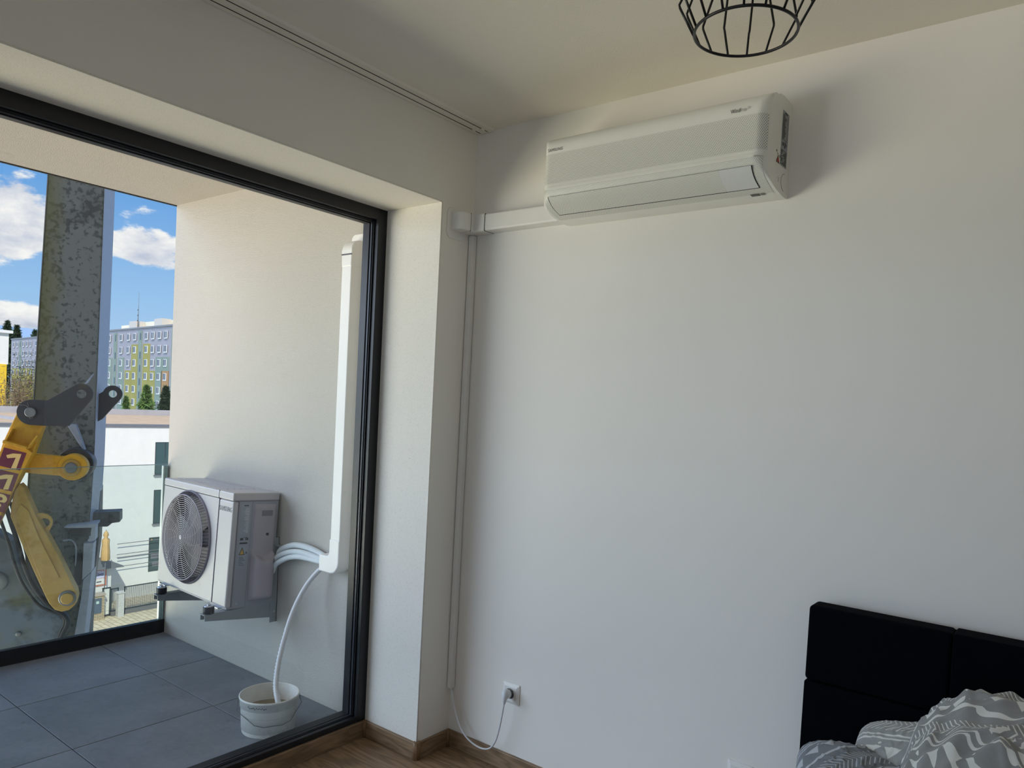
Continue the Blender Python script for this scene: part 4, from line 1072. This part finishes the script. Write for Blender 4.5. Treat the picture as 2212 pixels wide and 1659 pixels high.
mb = MB(); mb.add([(-520, -400, GZ - .6), (-75, -400, GZ - .6), (-75, 400, GZ - .6), (-520, 400, GZ - .6)], [(0, 1, 2, 3)]); struct(mb.build('ground', simple('town_ground', srgb(128, 134, 96), .95, var=.2, scale=.05)))

M['wwall'] = plaster('sunlit_white_render', srgb(232, 232, 228), .2, 40, .01, .05)
M['wglass'] = simple('dark_window_glass', srgb(58, 82, 84), .15)
M['wframe'] = simple('dark_window_frame', srgb(52, 64, 68), .5)
M['gravel'] = simple('roof_gravel', srgb(198, 172, 140), .95, var=.12, scale=1.5)
M['flash'] = simple('roof_flashing', srgb(120, 122, 128), .5, .2)
WXx = -44.0
hb_ = thing('white_building', 'plain white flat-roofed building across the street with tall dark windows', 'building', (WXx, 12, GZ))
mb = MB(); mb.box((-60, -6, GZ), (WXx, 30, -1.10)); mb.build('wall', M['wwall'], hb_)
mb = MB(); mb.box((-59.7, -5.7, -1.10), (WXx - .35, 29.7, -1.0)); mb.build('roof', M['gravel'], hb_)
mb = MB(); mb.box((WXx - .35, -6, -1.10), (WXx + .06, 30, -.93)); mb.build('roof_edge', M['flash'], hb_)
mb = MB(); mb.box((-60.1, -6, -1.0), (-59.6, 30, -.55)); mb.box((-60.0, 14, -1.0), (-45, 14.25, -.85)); mb.build('parapet', simple('roof_parapet', srgb(170, 170, 176), .8, var=.1, scale=1), hb_)
for yc, z0_, z1_ in [(yy, a, b_) for yy in (20.7, 26.0, 7.0, 1.0) for a, b_ in ((-4.06, -2.02), (-7.12, -5.00))]:
    mb = MB(); mb.box((WXx - .12, yc - .62, z0_), (WXx + .012, yc + .62, z1_)); wf = mb.build('window', M['wframe'], hb_)
    mb = MB()
    mb.box((WXx + .002, yc - .57, z0_ + .05), (WXx + .020, yc - .03, z1_ - .05)); mb.build('pane', M['wglass'], wf)
    mb = MB(); mb.box((WXx + .002, yc + .03, z0_ + .05), (WXx + .020, yc + .57, z1_ - .05)); mb.build('pane', M['wglass'], wf)
    mb = MB(); mb.box((WXx, yc - .68, z0_ - .07), (WXx + .12, yc + .68, z0_)); mb.build('sill', M['flash'], wf)
    mb = MB(); mb.box((WXx + .02, yc - .55, z0_ + .4), (WXx + .03, yc + .55, z0_ + 1.0)); mb.build('guard_glass', M['wglass'], wf)
mb = MB(); mb.box((WXx - .1, 19.88, -10.10), (WXx + .02, 21.6, -7.97)); sw = mb.build('shop_window', M['wframe'], hb_)
mb = MB(); mb.box((WXx + .01, 19.94, -10.03), (WXx + .03, 20.75, -8.04)); mb.build('pane', M['wglass'], sw)
mb = MB(); mb.box((WXx + .01, 20.8, -10.03), (WXx + .03, 21.5, -8.04)); mb.build('pane', M['wglass'], sw)
mb = MB(); mb.box((WXx + .03, 19.98, -8.16), (WXx + .05, 20.06, -8.06)); mb.build('lamp_spot', M['yel_sign'], sw)
mb = MB(); mb.box((WXx + .03, 20.0, -9.3), (WXx + .04, 20.5, -9.0)); mb.box((WXx + .03, 20.1, -9.8), (WXx + .04, 20.6, -9.5)); mb.build('interior_shelf', M['flash'], sw)
# porch with a slate roof and a bakery-like poster, in front of the wall
po = thing('shop_porch', 'small grey-roofed white porch with a poster beside the gate', 'porch', (-43.2, 15.5, GZ))
mb = MB(); mb.box((-43.9, 14.2, GZ), (-42.85, 17.22, -9.25)); mb.build('wall', M['wwall'], po)
mb = MB(); mb.prism([(14.0, -8.35), (16.35, -8.50), (17.72, -9.13), (17.72, -9.20), (14.0, -9.20)], 'x', -43.9, -42.4); mb.build('porch_roof', simple('slate_grey_roof', srgb(108, 112, 118), .7), po)
ps_ = MB(); ps_.box((-42.85, 16.16, -10.22), (-42.80, 16.94, -9.22)); ps_ = ps_.build('poster', simple('poster_orange', srgb(206, 120, 92), .6, var=.2, scale=6), po)
mb = MB(); mb.prism(rrect(16.26, -9.78, 16.84, -9.34, .12), 'x', -42.80, -42.79); mb.build('poster_field', simple('poster_lilac', srgb(206, 206, 232), .6), ps_)
mb = MB(); mb.prism(rrect(16.26, -10.14, 16.84, -9.80, .04), 'x', -42.80, -42.79); mb.build('poster_field', M['white_pl'], ps_)
text('poster_lettering', '\u010divo', .25, simple('poster_ink', srgb(60, 56, 110), .6), po, (-42.785, 16.55, -9.54), (pi / 2, 0, pi / 2), ext=.003, align='CENTER', off=.006)
mb = MB(); mb.box((-42.79, 16.40, -10.0), (-42.78, 16.66, -9.95)); mb.build('poster_print', M['ink'], ps_)
# closed parasol
pu = thing('closed_parasol', 'closed beige parasol standing against the white building above the porch roof', 'parasol', (-42.05, 16.5, GZ))
mb = MB(); N_ = 18
pf = [(.02, -6.90), (.09, -7.00), (.12, -7.15), (.07, -7.28), (.17, -7.42), (.16, -7.7), (.19, -8.1), (.20, -8.55), (.17, -8.6)]
mb.grid(len(pf), N_ + 1, lambda i, j: (-42.05 + pf[i][0] * (1 + .22 * (-1) ** j) * cos(2 * pi * j / N_), 16.53 + pf[i][0] * (1 + .22 * (-1) ** j) * sin(2 * pi * j / N_), pf[i][1])); mb.build('canopy', simple('beige_parasol_cloth', srgb(214, 176, 116), .9), pu)
mb = MB(); mb.tube([(-42.05, 16.53, GZ), (-42.05, 16.53, -6.85)], .025, 8); mb.build('pole', M['flash'], pu)
# overhead cables along the wall
for zz in (-7.98, -8.62, -8.80, -9.35):
    P = [(-43.75, 8 + k * 2.2, zz - .12 * (k - 4) / 6.0 - .03 * (4 - abs(k - 4))) for k in (4.5, 5, 5.5, 6, 6.5, 7, 8, 9)]
    mb = MB(); mb.tube(P, .022, 5); tag(mb.build('overhead_cable', M['flash'], None, org=(-43.75, 17, zz)), {-7.98: 'topmost thin cable across the white facade, level with the shop window top', -8.62: 'second thin cable from the top across the white facade', -8.80: 'third thin cable from the top across the white facade', -9.35: 'lowest thin cable across the white facade, just above the porch roof'}[zz], 'cable', 'cables across the white facade')
# fence, gate and pillars
FXx = -41.0
M['fence'] = simple('dark_fence_mesh', srgb(86, 92, 100), .7)
def fence_panel(name, label, ya, yb, mat=None):
    f = thing(name, label, 'fence', (FXx, (ya + yb) / 2, GZ))
    mb = MB(); mb.box((FXx - .02, ya, GZ + .25), (FXx + .02, yb, GZ + .30)); mb.box((FXx - .02, ya, -10.06), (FXx + .02, yb, -10.0))
    mb.box((FXx - .02, ya, GZ + .25), (FXx + .02, ya + .05, -10.0)); mb.box((FXx - .02, yb - .05, GZ + .25), (FXx + .02, yb, -10.0)); mb.build('frame', M['wframe'], f)
    mb = MB(); k = ya + .05
    while k < yb - .05:
        mb.box((FXx - .006, k, GZ + .3), (FXx + .006, k + .022, -10.06)); k += .05
    o = mb.build('fence_bars', M['fence'], f); o['kind'] = 'stuff'
    mb = MB(); mb.box((FXx - .15, ya, GZ), (FXx + .15, yb, GZ + .22)); mb.build('plinth', simple('fence_plinth', srgb(110, 110, 112), .9), f)
    return f
fence_panel('fence', 'dark bar fence panel right of the concrete pillar', 17.14, 21.5)
fence_panel('fence', 'short dark bar fence panel between the gate and the concrete pillar', 16.42, 16.84)
g = thing('gate', 'narrow white gate in a dark frame beside the brick pillar', 'gate', (FXx, 16.2, GZ))
mb = MB(); mb.box((FXx - .03, 15.98, GZ + .05), (FXx + .03, 16.04, -9.90)); mb.box((FXx - .03, 16.36, GZ + .05), (FXx + .03, 16.41, -9.90)); mb.box((FXx - .03, 15.98, -9.96), (FXx + .03, 16.41, -9.90)); mb.box((FXx - .03, 15.98, GZ + .05), (FXx + .03, 16.41, GZ + .11)); mb.build('frame', M['wframe'], g)
for k in range(8):
    mb = MB(); zz = GZ + .14 + k * .185; mb.box((FXx - .01, 16.09, zz), (FXx + .01, 16.34, zz + .165)); mb.build('panel', simple('gate_panel', srgb(222, 222, 216), .7) if k == 0 else bpy.data.materials['gate_panel'], g)
cp = thing('concrete_pillar', 'pale concrete pillar standing in front of the dark fence', 'pillar', (-40.6, 16.76, GZ))
mb = MB(); mb.box((-40.75, 16.60, GZ), (-40.45, 16.92, -10.22)); mb.prism([(16.57, -10.22), (16.95, -10.22), (16.90, -10.14), (16.62, -10.14)], 'x', -40.78, -40.42); mb.build('shaft', simple('pillar_concrete', srgb(196, 196, 192), .9, var=.1), cp)
bpil = thing('brick_pillar', 'low brick pillar holding a dark meter box next to the gate', 'pillar', (-40.8, 15.6, GZ))
def brickmat():
    m, nt, b = newmat('small_beige_bricks'); co = objco(nt)
    mp = nt.nodes.new('ShaderNodeMapping'); mp.inputs['Rotation'].default_value = (0, pi / 2, 0); mp.inputs['Rotation'].default_value = (pi / 2, 0, pi / 2)
    br = nt.nodes.new('ShaderNodeTexBrick'); br.inputs['Scale'].default_value = 1.0
    br.inputs['Brick Width'].default_value = .25; br.inputs['Row Height'].default_value = .08; br.inputs['Mortar Size'].default_value = .012
    br.inputs['Color1'].default_value = (*srgb(200, 182, 148), 1); br.inputs['Color2'].default_value = (*srgb(178, 160, 130), 1); br.inputs['Mortar'].default_value = (*srgb(120, 112, 100), 1)
    x, y, z = sep(nt, co); cb_ = nt.nodes.new('ShaderNodeCombineXYZ'); nt.links.new(y.s, cb_.inputs[0]); nt.links.new(z.s, cb_.inputs[1])
    nt.links.new(cb_.outputs[0], br.inputs['Vector']); nt.links.new(br.outputs[0], b.inputs['Base Color']); b.inputs['Roughness'].default_value = .9
    return m
mb = MB(); mb.box((-41.0, 15.1, GZ), (-40.6, 15.94, -10.2)); mb.build('shaft', brickmat(), bpil)
mb = MB(); mb.box((-41.05, 15.05, -10.2), (-40.55, 15.99, -10.10)); mb.build('cap', simple('pillar_cap', srgb(176, 166, 150), .9), bpil)
mb = MB(); mb.box((-40.61, 15.30, -11.15), (-40.57, 15.78, -10.32)); mbx = mb.build('meter_box', simple('meter_box_blue_grey', srgb(84, 100, 116), .5), bpil)
mb = MB(); mb.box((-40.57, 15.50, -10.62), (-40.565, 15.64, -10.48)); mb.build('meter_label', simple('meter_label', srgb(190, 214, 206), .5), mbx)

# ================================================================== APARTMENT BLOCK
AP = Vector((-168.932, 76.248, 0)); AF = Vector((-.995, .1, 0)).normalized(); AN = Vector((-.1, -.995, 0)).normalized()
# local x runs to the right along the facade, local y points away from us
apt = thing('apartment_block', 'long prefabricated apartment block with lilac, green and yellow painted facade', 'building', (AP.x, AP.y, GZ), (0, 0, atan2(-AF.y, -AF.x)), local=True)
A0_, A1_ = -113.5, 60.0            # local x = -f
TOP = 14.0 - GZ
M['lilac'] = simple('lilac_panel', srgb(158, 157, 168), .85, var=.06, scale=.4)
M['mint'] = simple('mint_panel', srgb(130, 148, 140), .85, var=.06, scale=.4)
M['lime'] = simple('yellow_green_panel', srgb(156, 151, 82), .85, var=.08, scale=.4)
M['orange'] = simple('orange_panel', srgb(172, 134, 92), .85, var=.06, scale=.4)
M['apglass'] = simple('apartment_glass', srgb(74, 84, 98), .2)
M['apframe'] = simple('white_window_frame', srgb(232, 232, 232), .5)
M['creamroof'] = simple('cream_roof_box', srgb(246, 236, 210), .8)
mb = MB(); mb.box((A0_, .15, -1), (A1_, 12, TOP)); mb.build('wall', M['lilac'], apt)
mb = MB(); mb.box((A0_ - .1, -.05, TOP), (A1_ + .1, 12.2, TOP + .35)); mb.build('roof', M['flash'], apt)
FLZ = [14.0 - 1.75 - 2.95 * k - GZ for k in range(8)]       # window centres, top floor first
# window columns (local x); stair columns
cols = []
pat = [18.9, 10.9, 6.2, 2.3, -4.7, -8.4, -12.1, -15.5]
per = 35.4 - .6
stairs = [15.0, -.9, -19.5, -37]
colsf = [(18.9, 'g', 3), (10.9, 'g', 3), (6.2, 'y', 4), (2.3, 'y', 2), (-4.7, 'y', 2), (-8.4, 'y', 4), (-12.1, 'g', 3), (-15.5, 'o', 4)]
for f_ in (23.0, 27.0, 31.0, 39, 43, 47, 55, 59, 63, 67, 75, 79, 83, 89.3, 93.5, 97.7, 105.0, 109.4): colsf.append((f_, 'g' if f_ < 60 else 'y', 4))
for f_ in (-23, -27, -31, -35, -42, -46, -50, -54): colsf.append((f_, 'g', 3))
for f_ in stairs + [35.0, 51.0, 71.0, 101.7, -58]:
    x = -f_; mb = MB(); mb.box((x - .95, -.03, 0), (x + .95, .15, TOP - .5)); st2 = mb.build('stair_bay', M['mint'], apt)
    for k, zc in enumerate(FLZ):
        z_ = zc - 1.2 if k else zc
        mb = MB(); mb.box((x + .1, -.07, z_ - .75), (x + .7, -.03, z_ + .75)); mb.build('stair_window', M['apglass'], st2)
cell_w = 1.9
wproto = None
for f_, kind, start in colsf:
    x = -f_
    if kind in 'gyo':
        zt_ = FLZ[start - 1] + 1.25 if start <= len(FLZ) else 0
        col = {'g': 'mint', 'y': 'lime', 'o': 'orange'}[kind]
        if kind == 'o':
            mb = MB(); mb.box((x - cell_w, .05, 0), (x + cell_w, .15, FLZ[2] + 1.25)); mb.build('facade_panel', M['mint'], apt)
        mb = MB(); mb.box((x - cell_w, .0, 0), (x + cell_w, .15, zt_)); mb.build('facade_panel', M[col], apt)
    for k, zc in enumerate(FLZ):
        if wproto is None:
            mb = MB(); mb.box((-.86, -.06, -.80), (.86, .0, .78)); wproto = mb.build('window', M['apframe'], apt)
            mb = MB(); mb.box((-.74, -.09, -.58), (-.20, -.05, .70)); mb.build('pane', M['apglass'], wproto)
            mb = MB(); mb.box((.04, -.09, -.58), (.56, -.05, .70)); mb.build('pane', M['apglass'], wproto)
            wproto.location = (x, 0, zc)
        else: dup(wproto, apt, (x, 0, zc))
for fa, fb, zt2 in ((20.4, 10.0, 15.7), (9.6, -5.2, 16.0), (-5.6, -22, 15.9), (92.0, 80, 17.2)):
    mb = MB(); mb.box((-fa, 3, TOP), (-fb, 9, zt2 - GZ)); mb.build('roof_box', M['creamroof'], apt)
for fa in (9.6, -5.6):
    mb = MB(); mb.box((-fa - .05, 1.2, TOP), (-fa + 4.2, 3.1, 16.1 - GZ)); mb.build('lift_housing', simple('lift_housing', srgb(206, 200, 190), .8), apt)
mt = MB(); mt.tube([(-3.6, 1.0, TOP), (-3.5, 1.0, 22.6 - GZ)], [.10, .025], 6)
for zz, r_ in ((16.0, .30), (17.2, .22), (18.4, .3)): mt.tube([(-3.6 - r_, .9, zz - GZ), (-3.6 + r_, .9, zz - GZ + .2)], .08, 5)
an = mt.build('roof_antenna', M['flash'], apt)

# yellow and white gabled building at the far left
yb_ = thing('yellow_white_building', 'white building with a yellow lower wall at the left edge beyond the white roof', 'building', (-90, 20, GZ))
mb = MB(); mb.box((-104, 6, 2.9), (-90, 26.66, 6.2)); mb.build('wall', M['wwall'], yb_)
mb = MB(); mb.box((-104, 6, GZ), (-89.9, 26.5, 2.9)); mb.build('yellow_wall', simple('strong_yellow_wall', srgb(240, 200, 50), .8, var=.1, scale=.7), yb_)
mb = MB(); mb.box((-104.3, 5.7, 6.2), (-89.7, 26.95, 6.5)); mb.build('roof', M['apframe'], yb_)

# ================================================================== TREES
def foliage(mb, fn, n, size, rnd, elong=1.0):
    for _ in range(n):
        p, s_ = fn(rnd); d1 = Vector((rnd.gauss(0, 1), rnd.gauss(0, 1), rnd.gauss(0, 1) * .7)).normalized(); d2 = d1.orthogonal().normalized()
        d2 = (Matrix.Rotation(rnd.random() * 6.28, 3, d1) @ d2)
        a = size * s_ * rnd.uniform(.6, 1.3)
        mb.add([p - d1 * a * elong, p + d2 * a * .5, p + d1 * a * elong], [(0, 1, 2)])
M['needle'] = simple('spruce_needles', srgb(96, 128, 62), .8, var=.35, scale=1.2)
M['needle_d'] = simple('dark_conifer_needles', srgb(44, 68, 44), .8, var=.3, scale=1.2)
M['twig'] = simple('bare_twigs', srgb(142, 122, 98), .9, var=.25, scale=1.5)
M['bud'] = simple('yellow_green_buds', srgb(178, 176, 70), .8, var=.25, scale=1)
M['bark'] = simple('tree_bark', srgb(92, 76, 60), .9)
def conifer(label, base, h, r, mat, seed, n=2600, group=None):
    rnd = random.Random(seed); t_ = thing('conifer_tree', label, 'tree', base, group=group); B = Vector(base)
    def f(rn):
        v = rn.random() ** .75; rad = r * (1 - v) ** .85 * (.35 + .65 * (1 - ((v * 11) % 1) ** 1.2)); a = rn.random() * 6.28; q = rn.random() ** .45
        lob = 1 + .25 * sin(a * 5 + int(v * 11) * 1.7)
        return B + Vector((rad * q * lob * cos(a), rad * q * lob * sin(a), h * (.04 + .96 * v) - rad * q * .30)), 1.0
    mb = MB(); foliage(mb, f, n * 3, r * .075, rnd, 1.5); o = mb.build('foliage', mat, t_, fixn=False); o['kind'] = 'stuff'
    mb = MB(); mb.tube([B, B + Vector((0, 0, h * .97))], [h * .018, .01], 6); mb.build('trunk', M['bark'], t_)
    return t_
conifer('bright green spruce in front of the yellow apartment facade', (-92, 42.1, GZ), 12.9, 3.9, M['needle'], 1)
conifer('darker green spruce at the edge of the balcony wall in front of the flats', (-88, 42.5, GZ), 12.9, 3.7, M['needle_d'], 2)
conifer('lower green spruce left of the bright one before the flats', (-95, 41.0, GZ), 11.4, 3.0, M['needle'], 3, 1800)
def bush(name, label, base, h, r, mats, seed, n=2400, leaf=.05, group=None):
    rnd = random.Random(seed); t_ = thing(name, label, 'tree' if 'tree' in name else 'bush', base, group=group); B = Vector(base)
    mb = MB(); tips = []
    for k in range(70):
        a = rnd.random() * 6.28; sp = rnd.random() ** .6; p0 = B + Vector((rnd.gauss(0, .15) * r, rnd.gauss(0, .15) * r, 0))
        p1 = p0 + Vector((cos(a) * r * sp * .45, sin(a) * r * sp * .45, h * rnd.uniform(.4, .6))); p2 = p0 + Vector((cos(a) * r * sp, sin(a) * r * sp, h * rnd.uniform(.7, 1.0)))
        mb.tube([p0, p1, p2], [.05, .03, .008], 3, caps=False); tips.append((p1, p2))
    mb.build('branch', M['bark'] if mats[0] is not M['twig'] else M['twig'], t_)['kind'] = 'stuff'
    for mi, mt_ in enumerate(mats):
        mb = MB()
        def f(rn):
            p1, p2 = rn.choice(tips); q = p1.lerp(p2, rn.random())
            if len(mats) > 1 and mi == 1: q.z = B.z + (q.z - B.z) * .72
            return q + Vector((rn.gauss(0, .10) * r, rn.gauss(0, .10) * r, rn.gauss(0, .06) * h)), 1.0
        foliage(mb, f, n * 2 // len(mats), leaf * h * .36, rnd, 2.2); mb.build('foliage', mt_, t_, fixn=False)['kind'] = 'stuff'
    return t_
bush('bare_tree', 'bare brown tree with yellow-green buds beside the mast in the distance', (-80, 24.2, GZ + 1), 13.2, 1.6, (M['twig'], M['bud']), 5, 3600, .020)
bush('bare_tree', 'bare tree next to the yellow building with first yellow buds', (-82, 26.0, GZ + 1), 12.2, 2.0, (M['bud'], M['twig']), 6, 3600, .020)
bush('evergreen_bush', 'small blue-green bushy tree in front of the far end of the flats', (-92, 28.8, GZ), 15.2, 1.4, (M['needle_d'],), 7, 1800, .020)
# distant wooded ridge
rnd = random.Random(9)
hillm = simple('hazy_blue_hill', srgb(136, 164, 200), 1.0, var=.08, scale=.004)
mb = MB()
def hf(i, j):
    a = -.9 + 3.0 * i / 60; R_ = 1900 + 120 * j
    zz = (126 + 16 * noise.noise(Vector((a * 3, 0, 0))) ) * (0 if j == 0 else 1)
    return (-R_ * cos(a), R_ * sin(a), GZ + zz)
mb.grid(61, 2, hf); struct(mb.build('hill', hillm), 'hazy blue hills on the horizon')
def far_dir(px_, dist, z): return None
for k, (fx, fy, h, r) in enumerate(((-330, 101.7, 33.6, 11), (-334, 106.0, 32.4, 11), (-330, 97.6, 31.0, 9), (-326, 109.5, 30.8, 10), (-332, 114.5, 30.2, 10), (-338, 94.5, 30.6, 6))):
    conifer(['tallest dark conifer on the skyline behind the left building', 'second dark conifer on the skyline, left of the grey mast'][k] if k < 2 else ['', '', 'conifer at the far left edge of the skyline row', 'conifer just right of the second dark one in the skyline row', 'low skyline conifer nearest the grey mast', 'conifer hidden lowest at the left end of the skyline row'][k], (fx, fy, GZ - 1), h + 2, r, M['needle_d'], 20 + k, 900, None if k < 2 else 'skyline conifers')

for o in list(bpy.data.objects):
    if o.name.split('.')[0] in ('small_print', 'sticker_symbols', 'side_marks', 'label_symbols', 'warning_print', 'smudged_print', 'fan_guard', 'fan_shroud'): o['kind'] = 'stuff'
